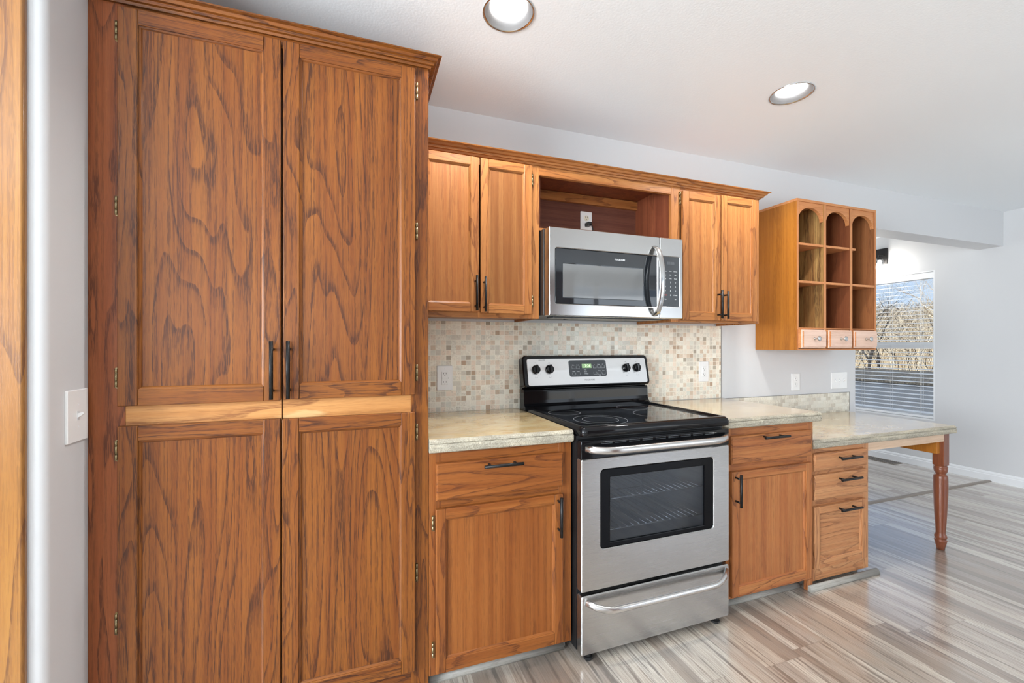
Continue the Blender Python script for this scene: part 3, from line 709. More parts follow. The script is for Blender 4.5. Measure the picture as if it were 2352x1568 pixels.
# ---------------------------------------------------------------- stove
RX, RY = 0.8205, -0.683
st = thing('kitchen_stove', 'stainless steel and black freestanding electric stove between the two base cabinets', 'stove', (RX, RY, 0.0))
x0, x1 = RX, RX+0.757
mb = MB()
mb.box(x0, x0+0.075, RY+0.040, -0.045, 0.032, 0.885); mb.box(x1-0.075, x1, RY+0.040, -0.045, 0.032, 0.885)
mb.box(x0+0.075, x1-0.075, -0.15, -0.045, 0.032, 0.885); mb.box(x0+0.075, x1-0.075, RY+0.040, -0.15, 0.032, 0.36); mb.box(x0+0.075, x1-0.075, RY+0.040, -0.15, 0.80, 0.885)
mb.build('body', BLACKS, st)
mb = MB()
cavm = mat('grey_oven_enamel', (0.22, 0.24, 0.27), 0.4)
a, b, c, d, e, g = x0+0.0752, x1-0.0752, RY+0.041, -0.151, 0.361, 0.799
mb.quad((a, d, e), (b, d, e), (b, d, g), (a, d, g)); mb.quad((a, c, e), (a, d, e), (a, d, g), (a, c, g)); mb.quad((b, c, e), (b, d, e), (b, d, g), (b, c, g))
mb.quad((a, c, e), (b, c, e), (b, d, e), (a, d, e)); mb.quad((a, c, g), (b, c, g), (b, d, g), (a, d, g))
mb.build('oven_cavity', cavm, st, fix=False)
for zr in (0.470, 0.600):
    mb = MB()
    for yy in (RY+0.075, -0.18): mb.tube([(a+0.01, yy, zr), (b-0.01, yy, zr)], 0.003, seg=8)
    for k in range(18):
        x = a+0.03+k*(b-a-0.06)/17; mb.tube([(x, RY+0.07, zr+0.003), (x, -0.175, zr+0.003)], 0.0017, seg=6)
    mb.build('oven_rack', CHROME, st)
for fx, fy in ((x0+0.042, RY+0.022), (x1-0.060, RY+0.022), (x0+0.035, -0.12), (x1-0.045, -0.12)):
    mb = MB(); mb.lathe([(0.017, 0.0), (0.019, 0.002), (0.019, 0.011), (0.012, 0.013), (0.012, 0.0268 if fy < -0.5 else 0.0315)], (fx, fy, 0.0), seg=8, smooth=False); mb.build('foot', BLACKS, st)
# storage drawer
mb = MB(); plate(mb, x0+0.001, x1-0.001, 0.0270, 0.2600, 0.010, RY, RY+0.034, 0, 0.004)
dr = mb.build('storage_drawer', STEEL, st)
def bow(x0, x1, y, z, out, rise, n=22):
    """bar that leaves the face, bends and runs level, ends rounded back into the face"""
    P = []
    for i in range(n+1):
        t = i/n; u = min(t, 1-t)/0.16; k = 1.0 if u >= 1 else math.sin(u*math.pi/2)**0.75
        P.append((x0+(x1-x0)*t, y-0.002-out*k, z+rise*(1-k)))
    return P
mb = MB(); mb.tube(bow(x0+0.020, x1-0.022, RY, 0.2130, 0.046, 0.026), 0.0135, seg=16, sx=0.75); mb.build('handle', STEELH, dr)
# oven door
mb = MB(); ring_panel(mb, (x0+0.001, x1-0.001, 0.2755, 0.7975), 0.006, (0.9090, 1.4870, 0.4345, 0.7510), 0.016, RY, RY+0.034, lip=0.003)
od = mb.build('oven_door', STEEL, st)
mb = MB(); ring_panel(mb, (0.9092, 1.4868, 0.4347, 0.7508), 0.0155, (0.9545, 1.4360, 0.4545, 0.7180), 0.003, RY+0.0032, RY+0.012, lip=0.0008); mb.build('window_border', mat('black_oven_border', (0.004, 0.004, 0.005), 0.12, spec=0.10), od)
mb = MB(); mb.box(0.9540, 1.4365, RY+0.008, RY+0.0115, 0.4540, 0.7185); mb.build('window_pane', OVENGLASS, od)
mb = MB(); mb.box(x0+0.001, x1-0.001, RY+0.001, RY+0.034, 0.7980, 0.8710, bev=0.003, seg=2)
for k in range(9):
    xa = x0+0.09+k*0.066
    for zz in (0.860, 0.8535): mb.box(xa, xa+0.052, RY+0.0002, RY+0.002, zz, zz+0.0028, 1)
mb.build('top_panel', [BLACKG, GREYSL], od)
mb = MB(); mb.tube(bow(x0+0.018, x1-0.018, RY, 0.8370, 0.050, 0.004), 0.0150, seg=18, sx=0.8); mb.build('handle', STEELH, od)
# cooktop
def hring(x0, x1, y0, y1, r, z, n=8):
    P = []
    for cx, cy, a0 in ((x1-r, y1-r, 0), (x0+r, y1-r, 90), (x0+r, y0+r, 180), (x1-r, y0+r, 270)):
        for i in range(n+1):
            a = math.radians(a0+90*i/n); P.append((cx+r*math.cos(a), cy+r*math.sin(a), z))
    return P
cx0, cx1, cy0, cy1 = x0-0.0015, x1+0.0015, RY-0.012, -0.105
mb = MB(); L = []
for d, z, r in ((0.006, 0.8865, 0.025), (0.0, 0.892, 0.028), (0.0, 0.908, 0.028), (0.002, 0.918, 0.028), (0.008, 0.9255, 0.026), (0.015, 0.9275, 0.024), (0.021, 0.9262, 0.022), (0.027, 0.9192, 0.020), (0.030, 0.9180, 0.018)):
    L.append(hring(cx0+d, cx1-d, cy0+d*1.6, cy1-d*0.4, r, z))
R = mb.loft(L, smooth=True); mb.bm.faces.new(R[0][::-1]); ct = mb.build('cooktop', BLACKG, st)
mb = MB(); mb.box(cx0+0.028, cx1-0.028, cy0+0.046, cy1-0.010, 0.9120, 0.9178)
cg = mat('ceramic_glass', (0.010, 0.011, 0.013), 0.045, spec=0.5); gn = NT(cg)
sp = gn.noise(gn.map(gn.obj(), (9, 9, 9)), 1.0, 3, 0.6); gn.out(**{'Base Color': gn.mix(gn.ramp(sp, [(0.4, 0.0), (0.75, 1.0)]), (0.008, 0.009, 0.011), (0.030, 0.036, 0.045))})
gl = mb.build('glass_top', cg, ct)
for ex, ey, rr in ((0.955, -0.275, 0.078), (1.015, -0.508, 0.118), (1.015, -0.508, 0.080), (1.372, -0.455, 0.118), (1.378, -0.236, 0.082)):
    mb = MB(); n = 64
    mb.loft([[(ex+q*math.cos(2*math.pi*k/n), ey+q*math.sin(2*math.pi*k/n), 0.91795) for k in range(n)] for q in (rr-0.0011, rr)], smooth=False)
    mb.build('burner_ring', GREYMK, ct)
# backguard: lower splash, recess, raised control panel leaning back
mb = MB()
pr = [(-0.040, 0.9105), (-0.118, 0.9105), (-0.118, 0.9285), (-0.108, 0.9340), (-0.101, 0.944), (-0.0985, 0.960), (-0.0965, 1.004), (-0.0945, 1.013), (-0.0885, 1.017), (-0.074, 1.018), (-0.074, 1.034), (-0.040, 1.034)]
mb.poly([(x0-0.008, p[0], p[1]) for p in pr], (0.772, 0, 0), smooth=False)
bg = mb.build('backguard', BLACKG, st)
yb_, yt_, zb_, zt_ = -0.1165, -0.0800, 1.0285, 1.1930
sl = math.atan2(yt_-yb_, zt_-zb_)
def PP(x, v, off=0.0): return (x, yb_+(yt_-yb_)*v-off*math.cos(sl), zb_+(zt_-zb_)*v+off*math.sin(sl))
def slant(mb, xa, xb, va, vb, r, o0, o1, m=0, bev=0.0):
    H = math.hypot(yt_-yb_, zt_-zb_)
    def loop(dd, off): return [PP(p[0], p[2]/H, off) for p in rrect(xa+dd, xb-dd, va*H+dd, vb*H-dd, max(r-dd, 0.0005), 0)]
    L = [loop(0, o0), loop(0, o1-bev)]
    if bev: L.append(loop(bev, o1))
    R = mb.loft(L, m=m, smooth=False)
    for q in (R[0][::-1], R[-1]):
        f = mb.bm.faces.new(q); f.material_index = m
mb = MB(); slant(mb, x0-0.012, x1+0.014, 0.0, 1.0, 0.020, -0.055, 0.0, 0, 0.006); cp = mb.build('control_housing', BLACKG, bg)
bl_ = mb = MB(); slant(mb, x0+0.012, x1-0.005, 0.055, 0.895, 0.012, -0.001, 0.0018, 0, 0.0008); mb.build('control_panel', steel('light_stainless', 0.74, 0.30, 0.5), bg)
mb = MB(); slant(mb, 1.0745, 1.3075, 0.300, 0.835, 0.012, 0.0, 0.0026, 0, 0.0006); mb.build('display_panel', GREYSL, bg)
mb = MB(); slant(mb, 1.1545, 1.2135, 0.575, 0.715, 0.0015, 0.0, 0.0030); mb.build('lcd', GREENLED, bg)
mb = MB(); p = PP(1.1890, 0.645, 0.0034); txt(mb, '7:26', 0.021, *p, tilt=-sl); mb.build('digits', LEDDIG, bg)
def outline(mb, xa, xb, va, vb):
    t = 0.0008; tv = 0.005
    for q in ((xa, xa+t, va, vb), (xb-t, xb, va, vb), (xa, xb, va, va+tv)): slant(mb, *q, 0.0003, 0.0, 0.0030)
for keys, labs in ((((1.0925, 0.56), (1.1185, 0.56), (1.0925, 0.355), (1.1185, 0.355)), (('Bake', 1.101, 0.678), ('Broil', 1.128, 0.678), ('Timer', 1.101, 0.470), ('Clock', 1.128, 0.470))),
                   ((), (('Oven', 1.172, 0.520), ('Door', 1.174, 0.455), ('Preheat', 1.178, 0.390))),
                   (((1.2235, 0.57), (1.2500, 0.57), (1.2760, 0.57), (1.2235, 0.36), (1.2500, 0.36), (1.2760, 0.36)), (('+', 1.233, 0.685), ('Clean', 1.260, 0.690), ('Off', 1.286, 0.690), ('-', 1.233, 0.475), ('Delay', 1.260, 0.480), ('Start', 1.286, 0.480), ('Lock', 1.262, 0.330)))):
    mb = MB()
    for xa, va in keys: outline(mb, xa, xa+0.020, va, va+0.085)
    for lab, x, v in labs: txt(mb, lab, 0.0072, *PP(x, v, 0.0030), tilt=-sl)
    mb.build('panel_lettering', GREYMK, bg)
mb = MB(); txt(mb, 'FRIGIDAIRE', 0.0125, *PP(1.1950, 0.185, 0.0020), tilt=-sl); mb.build('brand_lettering', DARKMK, bg)
for x in (0.8800, 0.9590, 1.4370, 1.5080):
    mb = MB()
    for k in range(11):
        a = math.radians(-60+300*k/10-90); txt(mb, '.', 0.012, *PP(x+0.031*math.sin(a+1.2), 0.555+0.185*math.cos(a+1.2), 0.0020), tilt=-sl)
    txt(mb, 'OFF', 0.0050, *PP(x, 0.765, 0.0020), tilt=-sl)
    slant(mb, x-0.006, x-0.0052, 0.30, 0.335, 0.0003, 0.0, 0.0021); slant(mb, x+0.0052, x+0.006, 0.30, 0.335, 0.0003, 0.0, 0.0021); slant(mb, x-0.006, x+0.006, 0.30, 0.305, 0.0003, 0.0, 0.0021)
    mb.build('knob_markings', DARKMK, bg)
mb = MB(); txt(mb, 'SURFACE UNIT', 0.0058, *PP(0.9190, 0.850, 0.0020), tilt=-sl); mb.build('panel_lettering', DARKMK, bg)
mb = MB(); txt(mb, '!', 0.010, *PP(1.4740, 0.845, 0.0020), tilt=-sl); mb.build('panel_lettering', DARKMK, bg)
for x in (0.8800, 0.9590, 1.4370, 1.5080):
    mb = MB(); n = 28; L = []
    for r, off in ((0.0240, 0.002), (0.0240, 0.006), (0.0220, 0.011), (0.0205, 0.017), (0.0180, 0.0185)):
        H = math.hypot(yt_-yb_, zt_-zb_)
        L.append([PP(x+r*math.cos(2*math.pi*k/n), 0.555+r*math.sin(2*math.pi*k/n)/H, off) for k in range(n)])
    R = mb.loft(L); mb.bm.faces.new(R[0][::-1]); mb.bm.faces.new(R[-1])
    slant(mb, x-0.0065, x+0.0065, 0.555-0.135, 0.555+0.135, 0.003, 0.010, 0.0275, 0, 0.0015)
    mb.build('knob', BLACKG, bg)
st.rotation_euler.z = math.radians(0.6)

# ---------------------------------------------------------------- microwave
mw = thing('microwave_oven', 'stainless steel over-the-range microwave hanging above the stove', 'microwave', (1.185, -0.2, 1.383))
mx0, mx1, my, mz0, mz1 = 0.8115, 1.5570, -0.402, 1.3830, 1.7860
mb = MB(); mb.box(mx0-0.003, mx1+0.003, my+0.055, -0.004, mz0+0.004, 1.7885, 0, 0.002)
mb.box(mx0+0.06, mx1-0.06, my+0.08, my+0.16, mz0-0.004, mz0+0.006, 1, 0.002); mb.box(mx0+0.2, mx1-0.2, my+0.2, my+0.26, mz0-0.002, mz0+0.006, 1)
mb.build('body', [BLACKS, GREYSL], mw)
mb = MB(); ring_panel(mb, (mx0, 1.4150, mz0, mz1), 0.004, (0.8425, 1.3990, 1.4370, 1.6925), 0.010, my, my+0.052, lip=0.0025); md = mb.build('door', steel('microwave_stainless', 0.50, 0.17, 0.6), mw)
mwg = mat('dark_door_glass', (0.012, 0.014, 0.017), 0.03, spec=0.7)
mb = MB(); ring_panel(mb, (0.8427, 1.3988, 1.4372, 1.6923), 0.0095, (0.8815, 1.3205, 1.4680, 1.6220), 0.002, my+0.0026, my+0.01, lip=0.0002); mb.build('window_border', mwg, md)
mesh_g = mat('grey_window_mesh', (0.13, 0.132, 0.132), 0.05, spec=0.8)
mb = MB(); mb.box(0.8810, 1.3210, my+0.0030, my+0.008, 1.4675, 1.6225); mb.build('window_pane', mesh_g, md)
mb = MB(); txt(mb, 'FRIGIDAIRE', 0.0115, 1.1855, my+0.0023, 1.6575); mb.build('lettering', GREYMK, md)
P = []
for i in range(25):
    t = i/24; k = math.sin(t*math.pi)**0.55
    P.append((1.3850, my-0.002-0.058*k, mz0+0.012+(mz1-mz0-0.062)*t))
mb = MB(); mb.tube(P, 0.0125, seg=20, sx=1.3, sy=0.45); mb.build('handle', CHROME, md)
mb = MB(); ring_panel(mb, (1.4165, mx1, mz0, mz1), 0.004, (1.4290, 1.5362, 1.4420, 1.6935), 0.006, my, my+0.052, lip=0.002); mc = mb.build('control_side', steel('microwave_side_stainless', 0.54, 0.24, 0.6), mw)
mb = MB(); plate(mb, 1.4292, 1.5360, 1.4422, 1.6933, 0.0055, my+0.0022, my+0.008); mb.build('keypad', GREYSL, mc)
mb = MB(); ky = my+0.0019
for i, row in enumerate((('Power', 'Timer', 'Defrost'), ('Pop', 'Melt', 'Soft'), ('Veg', 'Temp', 'Snack'))):
    for j, w in enumerate(row): txt(mb, w, 0.0068, 1.4500+j*0.0310, ky, 1.6200-i*0.0185)
mb.build('keypad_lettering', GREYMK, mc)
for j, col in enumerate((('1', '4', '7'), ('2', '5', '8', '0'), ('3', '6', '9', 'START'))):
    mb = MB()
    for i, w in enumerate(col): txt(mb, w, 0.0110 if len(w) == 1 else 0.0085, 1.4510+j*0.0310, ky, 1.5640-i*0.0215)
    mb.build('keypad_lettering', GREYMK, mc)
for w, xx in (('Light', 1.4520), ('Fan', 1.5130)):
    mb = MB(); txt(mb, w, 0.0068, xx, ky, 1.4790); mb.build('keypad_lettering', GREYMK, mc)
mb = MB(); txt(mb, 'STOP', 0.0085, 1.4510, ky, 1.4995); mb.build('stop_lettering', REDMK, mc)
mb = MB(); txt(mb, '88:88', 0.020, 1.4840, ky, 1.6600); dimm = mat('dim_print', (0.12, 0.13, 0.14), 0.4); mb.build('dim_display', dimm, mc)
mb = MB()
for j in range(4): mb.lathe([(0.0045, 0.0), (0.0045, 0.0004), (0.0036, 0.0004), (0.0036, 0.0)], (1.447+j*0.0225, ky, 1.4580), axis='Y', seg=16, cap=False)
mb.build('dim_buttons', dimm, mc)

# ---------------------------------------------------------------- display shelf
ds = thing('display_shelf', 'amber wooden wall display shelf with arched openings and three little drawers', 'shelf', (2.875, -0.145, 1.22))
sx0, sx1, sy, sz0, sz1 = 2.5090, 3.2410, -0.292, 1.2190, 2.1440
mb = MB()
mb.box(sx0, sx0+0.0165, sy+0.0004, -0.003, sz0, sz1-0.0156, 0)
for f in mb.bm.faces:
    if f.calc_center_median().x < sx0+0.0005: f.material_index = 1
mb.build('side_panel', [M_['shelf'], M_['plywood']], ds)
mb = MB(); mb.box(sx1-0.0155, sx1, sy+0.0004, -0.003, sz0, sz1-0.0156)
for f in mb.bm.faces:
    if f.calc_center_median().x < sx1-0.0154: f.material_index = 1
mb.build('side_panel', [M_['shelf'], M_['shelfend']], ds)
mb = MB(); mb.box(sx0, sx1, sy-0.001, -0.003, sz1-0.0155, sz1, bev=0.001); mb.build('top_board', M_['shelfh'], ds)
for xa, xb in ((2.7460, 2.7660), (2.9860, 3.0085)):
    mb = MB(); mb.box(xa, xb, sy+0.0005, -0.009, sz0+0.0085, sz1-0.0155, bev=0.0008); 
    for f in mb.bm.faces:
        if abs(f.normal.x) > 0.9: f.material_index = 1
    mb.build('divider', [M_['shelf'], M_['shelfback'] if xa < 2.8 else M_['shelfshade']], ds)
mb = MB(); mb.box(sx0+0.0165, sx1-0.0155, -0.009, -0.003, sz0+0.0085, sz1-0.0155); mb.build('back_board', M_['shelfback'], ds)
def board(z0, z1, spans, y):
    mb = MB()
    for a, b in spans: mb.box(a, b, y, -0.0092, z0, z1, bev=0.0008)
    return mb.build('shelf_board', M_['shelfh'], ds)
board(1.8630, 1.8770, ((2.5258, 2.7458), (2.7662, 2.9858), (3.0087, 3.0450)), sy+0.004)
board(1.6305, 1.6450, ((2.5258, 2.7458), (2.7662, 2.9858), (3.0087, 3.2253)), sy+0.0005)
board(1.3490, 1.3565, ((2.5258, 2.7458), (2.7662, 2.9858), (3.0087, 3.2253)), sy)
mb = MB(); mb.box(sx0+0.0165, sx1-0.0155, sy, -0.0092, sz0, sz0+0.008); mb.build('bottom_board', M_['shelfh'], ds)
for xa, xb in ((2.5258, 2.7458), (2.7662, 2.9858), (3.0087, 3.2253)):
    mb = MB(); xm = (xa+xb)/2; rr = (xb-xa)/2-0.006; za = 2.0200
    pts = [(xa, sy+0.006, 2.1283), (xa, sy+0.006, za), (xa+0.006, sy+0.006, za)]
    for i in range(1, 24):
        a = math.pi-math.pi*i/24; pts.append((xm+rr*math.cos(a), sy+0.006, za+0.078*math.sin(a)))
    pts += [(xb-0.006, sy+0.006, za), (xb, sy+0.006, za), (xb, sy+0.006, 2.1283)]
    mb.poly(pts, (0, 0.019, 0)); mb.build('arch_board', M_['shelfh'], ds)
for xa, xb in ((2.5290, 2.7400), (2.7620, 2.9760), (2.9950, 3.2160)):
    dx = -0.012; xa += dx; xb += dx
    mb = MB(); mb.box(xa+0.004, xb-0.004, sy-0.010, -0.03, 1.2325, 1.3455, 1)
    lo = [rrect(xa, xb, 1.2305, 1.3430, 0.001, sy-0.006, 2), rrect(xa, xb, 1.2305, 1.3430, 0.001, sy-0.022, 2), rrect(xa+0.007, xb-0.007, 1.2375, 1.3360, 0.001, sy-0.025, 2),
          rrect(xa+0.009, xb-0.009, 1.2395, 1.3340, 0.001, sy-0.025, 2), rrect(xa+0.009, xb-0.009, 1.2395, 1.3340, 0.001, sy-0.032, 2)]
    n_ = len(lo[0]); R = [mb.loft(lo[:2], m=1, smooth=False), mb.loft(lo[1:4], smooth=False), mb.loft(lo[3:], m=1, smooth=False)]; bmesh.ops.remove_doubles(mb.bm, verts=mb.bm.verts, dist=0.00001)
    mb.poly([(p[0], p[1], p[2]) for p in lo[-1]], (0, 0.0005, 0))
    d = mb.build('drawer', [M_['paledrawer'], M_['shelfh']], ds)
    mb = MB(); mb.lathe([(0.0085, 0.0), (0.0062, -0.003), (0.0045, -0.010), (0.0054, -0.019), (0.0110, -0.024), (0.0160, -0.028), (0.0150, -0.0315), (0.0080, -0.0340)], ((xa+xb)/2-0.004, sy-0.032, 1.2885), axis='Y', seg=24)
    mb.build('knob', CHROME, d)

# ---------------------------------------------------------------- sockets and switches (built at the origin, facing -y)
def plate_thing(name, label, cat, loc, w, h, rotz=0.0, group=None):
    t = thing(name, label, cat, (0, 0, 0), group)
    mb = MB(); plate(mb, -w/2, w/2, -h/2, h/2, 0.004, -0.006, -0.0003, 0, 0.002); mb.build('cover_plate', PLATE, t)
    t.location = loc; t.rotation_euler.z = rotz
    return t
def recept(t, zc, m=PLATE, round_=True):
    mb = MB(); mb.lathe([(0.0165, -0.0055), (0.0165, -0.0075), (0.0155, -0.0080)], (0, 0, zc), axis='Y', seg=24)
    for sx in (-0.0062, 0.0062): mb.box(sx-0.0011, sx+0.0011, -0.0083, -0.0078, zc+0.001, zc+0.010, 1)
    mb.lathe([(0.0026, -0.0078), (0.0026, -0.0083)], (0, 0, zc-0.008), 1, axis='Y', seg=12)
    mb.build('receptacle', [m, SLOT], t)
def screw(t, zc, x=0):
    mb = MB(); mb.lathe([(0.0028, -0.0058), (0.0024, -0.0068)], (x, 0, zc), axis='Y', seg=12); mb.build('screw', TRIMW, t)
# ground-fault outlet in the tile
t = plate_thing('wall_outlet', 'white rectangular ground-fault outlet on the mosaic tile left of the stove', 'outlet', (0.4125, -0.003, 1.0815), 0.0800, 0.1255)
mb = MB(); plate(mb, -0.0165, 0.0165, -0.0335, 0.0335, 0.0015, -0.0085, -0.005, 0, 0.0012); mb.box(-0.014, 0.014, -0.0095, -0.008, -0.0045, 0.0045, 0, 0.0006)
for zc in (0.022, -0.021):
    for sx in (-0.0062, 0.0062): mb.box(sx-0.0010, sx+0.0010, -0.0089, -0.0084, zc-0.002, zc+0.006, 1)
    mb.lathe([(0.0023, -0.0084), (0.0023, -0.0089)], (0, 0, zc-0.008), 1, axis='Y', seg=12)
mb.box(0.0155, 0.0170, -0.0092, -0.0084, -0.003, 0.003, 2)
mb.build('receptacle', [PLATE, SLOT, DARKMK], t); screw(t, 0.050); screw(t, -0.050)
t = plate_thing('wall_outlet', 'white double outlet on the mosaic tile right of the stove', 'outlet', (2.0680, -0.003, 1.0820), 0.0760, 0.1270)
mb = MB(); plate(mb, -0.0165, 0.0165, -0.0335, 0.0335, 0.0015, -0.0085, -0.005, 0, 0.0012)
for zc in (0.018, -0.018):
    for sx in (-0.0062, 0.0062): mb.box(sx-0.0010, sx+0.0010, -0.0089, -0.0084, zc-0.002, zc+0.006, 1)
    mb.lathe([(0.0023, -0.0084), (0.0023, -0.0089)], (0, 0, zc-0.008), 1, axis='Y', seg=12)
mb.build('receptacle', [PLATE, SLOT], t); screw(t, 0.050); screw(t, -0.050)
t = plate_thing('wall_outlet', 'white double outlet on the bare grey wall above the desk', 'outlet', (2.8810, -0.0002, 0.9925), 0.0780, 0.1200)
recept(t, 0.0195); recept(t, -0.0195); screw(t, 0.0)
t = plate_thing('wall_switch', 'wide white three-switch plate on the grey wall near the desk end', 'switch', (3.3240, -0.0002, 0.9915), 0.1690, 0.1210)
for k, up in ((-0.046, -1), (0.0, -1), (0.046, 1)):
    mb = MB(); mb.box(k-0.005, k+0.005, -0.0066, -0.0055, -0.012, 0.012, 1)
    mb.poly([(k-0.004, -0.006, -0.006), (k-0.004, -0.006, 0.006), (k-0.004, -0.017, 0.006*up+0.003), (k-0.004, -0.017, 0.006*up-0.003)], (0.008, 0, 0)); mb.build('toggle', [PLATE, GREYMK], t)
    screw(t, 0.030, k); screw(t, -0.030, k)
t = plate_thing('wall_outlet', 'white double outlet on the dark back board above the microwave', 'outlet', (1.2185, -0.0103, 1.9480), 0.0720, 0.1160)
recept(t, 0.0200, mat('almond_plastic', (0.78, 0.72, 0.58), 0.3)); recept(t, -0.0200)
t = plate_thing('light_switch', 'white toggle light switch on the pale wall left of the pantry', 'switch', (-0.7268, -0.6735, 1.0545), 0.0930, 0.1420, math.radians(90))
mb = MB(); mb.box(-0.005, 0.005, -0.0066, -0.0055, -0.012, 0.012, 1)
mb.poly([(-0.004, -0.006, -0.006), (-0.004, -0.006, 0.006), (-0.004, -0.019, 0.010), (-0.004, -0.019, 0.004)], (0.008, 0, 0)); mb.build('toggle', [PLATE, GREYMK], t)
screw(t, 0.030); screw(t, -0.030)
# plug and lead of the microwave
t = thing('power_cord', 'black plug and lead in the outlet above the microwave', 'cord', (1.2185, -0.03, 1.79))
mb = MB(); mb.box(1.2055, 1.2315, -0.060, -0.0188, 1.9170, 1.9390, bev=0.005, seg=2); mb.build('plug', BLACKS, t)
mb = MB(); mb.tube([(1.2185, -0.056, 1.925), (1.224, -0.068, 1.915), (1.230, -0.072, 1.885), (1.240, -0.078, 1.85), (1.255, -0.09, 1.82), (1.27, -0.11, 1.8060), (1.33, -0.13, 1.8060)], 0.0035, seg=10); mb.build('lead', BLACKS, t)

# ---------------------------------------------------------------- recessed lamps
def downlight(c, lab, power):
    t = thing('recessed_light', lab, 'ceiling light', (c[0], c[1], ZC-0.002), 'recessed ceiling lamps')
    mb = MB(); mb.lathe([(LR, 0.0), (LR+0.001, -0.0025), (LR-0.004, -0.0035), (LR-0.008, 0.0)], (c[0], c[1], ZC-0.0005), cap=False, seg=48); mb.build('trim_ring', CHROME, t)
    mb = MB(); mb.lathe([(LR-0.008, 0.0), (0.078, 0.006), (0.070, 0.012), (0.064, 0.022), (0.062, 0.062)], (c[0], c[1], ZC-0.0005), cap=False, seg=48); mb.build('baffle', BAFFLE, t)
    mb = MB(); mb.lathe([(0.0615, 0.060), (0.0610, 0.028), (0.057, 0.020), (0.044, 0.014), (0.022, 0.0105), (0.002, 0.010)], (c[0], c[1], ZC-0.0005), seg=40); mb.build('lamp_lens', LAMPON, t)
    l = lamp('downlight_beam', 'SPOT', (c[0], c[1], ZC-0.004), (0, 0, 0), power, (1.0, 0.985, 0.96), spot_size=math.radians(150), spot_blend=0.6, shadow_soft_size=0.055)
downlight(L1, 'round recessed ceiling lamp above the microwave, the larger one at the top edge', 42)
downlight(L2, 'round recessed ceiling lamp over the wall cabinets beside the display shelf', 42)

# ---------------------------------------------------------------- dining corner window with blind
mb = MB()
x = XR
mb.box(x+0.001, x+0.149, WY0-0.001, WY0+0.012, WZ0, WZ1); mb.box(x+0.001, x+0.149, WY1-0.012, WY1+0.001, WZ0, WZ1)
mb.box(x+0.001, x+0.149, WY0+0.012, WY1-0.012, WZ1-0.012, WZ1+0.001); mb.box(x+0.001, x+0.149, WY0+0.012, WY1-0.012, WZ0-0.001, WZ0+0.014)
for a, b in ((WY0+0.012, WY0+0.05), (WY1-0.05, WY1-0.012)): mb.box(x+0.085, x+0.135, a, b, WZ0+0.014, WZ1-0.012)
for a, b in ((WZ0+0.014, WZ0+0.055), (WZ1-0.05, WZ1-0.012), (1.2230, 1.2850)): mb.box(x+0.085, x+0.135, WY0+0.05, WY1-0.05, a, b)
w1 = struct(mb, 'window_1', TRIMW)
mb = MB(); mb.box(x+0.108, x+0.112, WY0+0.05, WY1-0.05, WZ0+0.055, 1.2230); mb.build('lower_pane', PANE, w1)
mb = MB(); mb.box(x+0.108, x+0.112, WY0+0.05, WY1-0.05, 1.2850, WZ1-0.05); mb.build('upper_pane', PANE, w1)
bd = thing('window_blind', 'white horizontal-slat blind lowered in the dining corner window', 'blind', (x+0.045, (WY0+WY1)/2, WZ0))
by0, by1 = WY0+0.016, WY1-0.016
BLIND = mat('white_blind_slat', (0.80, 0.81, 0.82), 0.35)
mb = MB(); mb.box(x+0.008, x+0.070, by0, by1, 1.935, WZ1-0.014, bev=0.003); mb.build('valance', BLIND, bd)
mb = MB(); z = 0.560
while z < 1.925:
    mb.loft([[(x+0.022+0.048*u, by0, z+0.0016*(1-(2*u-1)**2)+0.0060*(u-0.5)) for u in (0, .25, .5, .75, 1)] + [(x+0.022+0.048*u, by0, z+0.0016*(1-(2*u-1)**2)+0.0060*(u-0.5)-0.0018) for u in (1, .75, .5, .25, 0)],
             [(x+0.022+0.048*u, by1, z+0.0016*(1-(2*u-1)**2)+0.0060*(u-0.5)) for u in (0, .25, .5, .75, 1)] + [(x+0.022+0.048*u, by1, z+0.0016*(1-(2*u-1)**2)+0.0060*(u-0.5)-0.0018) for u in (1, .75, .5, .25, 0)]], smooth=False)
    z += 0.0440
mb.build('slats', BLIND, bd)
mb = MB(); mb.box(x+0.022, x+0.070, by0, by1, 0.5030, 0.5250, bev=0.003); mb.build('bottom_rail', BLIND, bd)
for yy in (0.62, 0.90, 1.18, 1.40):
    mb = MB()
    for xx in (x+0.021, x+0.0715): mb.tube([(xx, yy, 0.524), (xx, yy, 1.936)], 0.0009, seg=6)
    mb.tube([(x+0.046, yy, 0.524), (x+0.046, yy, 1.936)], 0.0009, seg=6)
    mb.build('cord', BLIND, bd)

# wall lamp beside the window
sc = thing('wall_sconce', 'lit black wall sconce with a clear glass shade above the window', 'wall lamp', (x, 0.955, 2.145))
mb = MB(); mb.box(x-0.022, x-0.0005, 0.899, 1.011, 2.1450, 2.3220, bev=0.004, seg=2); mb.build('backplate', BLACKM, sc)
mb = MB(); mb.tube([(x-0.02, 0.930, 2.245), (x-0.06, 0.930, 2.250), (x-0.090, 0.930, 2.240), (x-0.095, 0.930, 2.205)], 0.007, seg=12); mb.lathe([(0.020, 0.0), (0.024, -0.004), (0.024, -0.030), (0.018, -0.034)], (x-0.095, 0.930, 2.215), seg=24); mb.build('arm', BLACKM, sc)
mb = MB(); mb.lathe([(0.028, 2.195), (0.040, 2.180), (0.052, 2.12), (0.060, 2.045), (0.0585, 2.045), (0.0505, 2.12), (0.0385, 2.178), (0.027, 2.1935)], (x-0.095, 0.930, 0), cap=False, seg=32); mb.build('glass_shade', BULBGLASS, sc)
mb = MB(); mb.lathe([(0.013, 2.180), (0.014, 2.165), (0.024, 2.135), (0.029, 2.110), (0.026, 2.088), (0.015, 2.076), (0.002, 2.072)], (x-0.095, 0.930, 0), seg=24); mb.build('bulb', BULBON, sc)
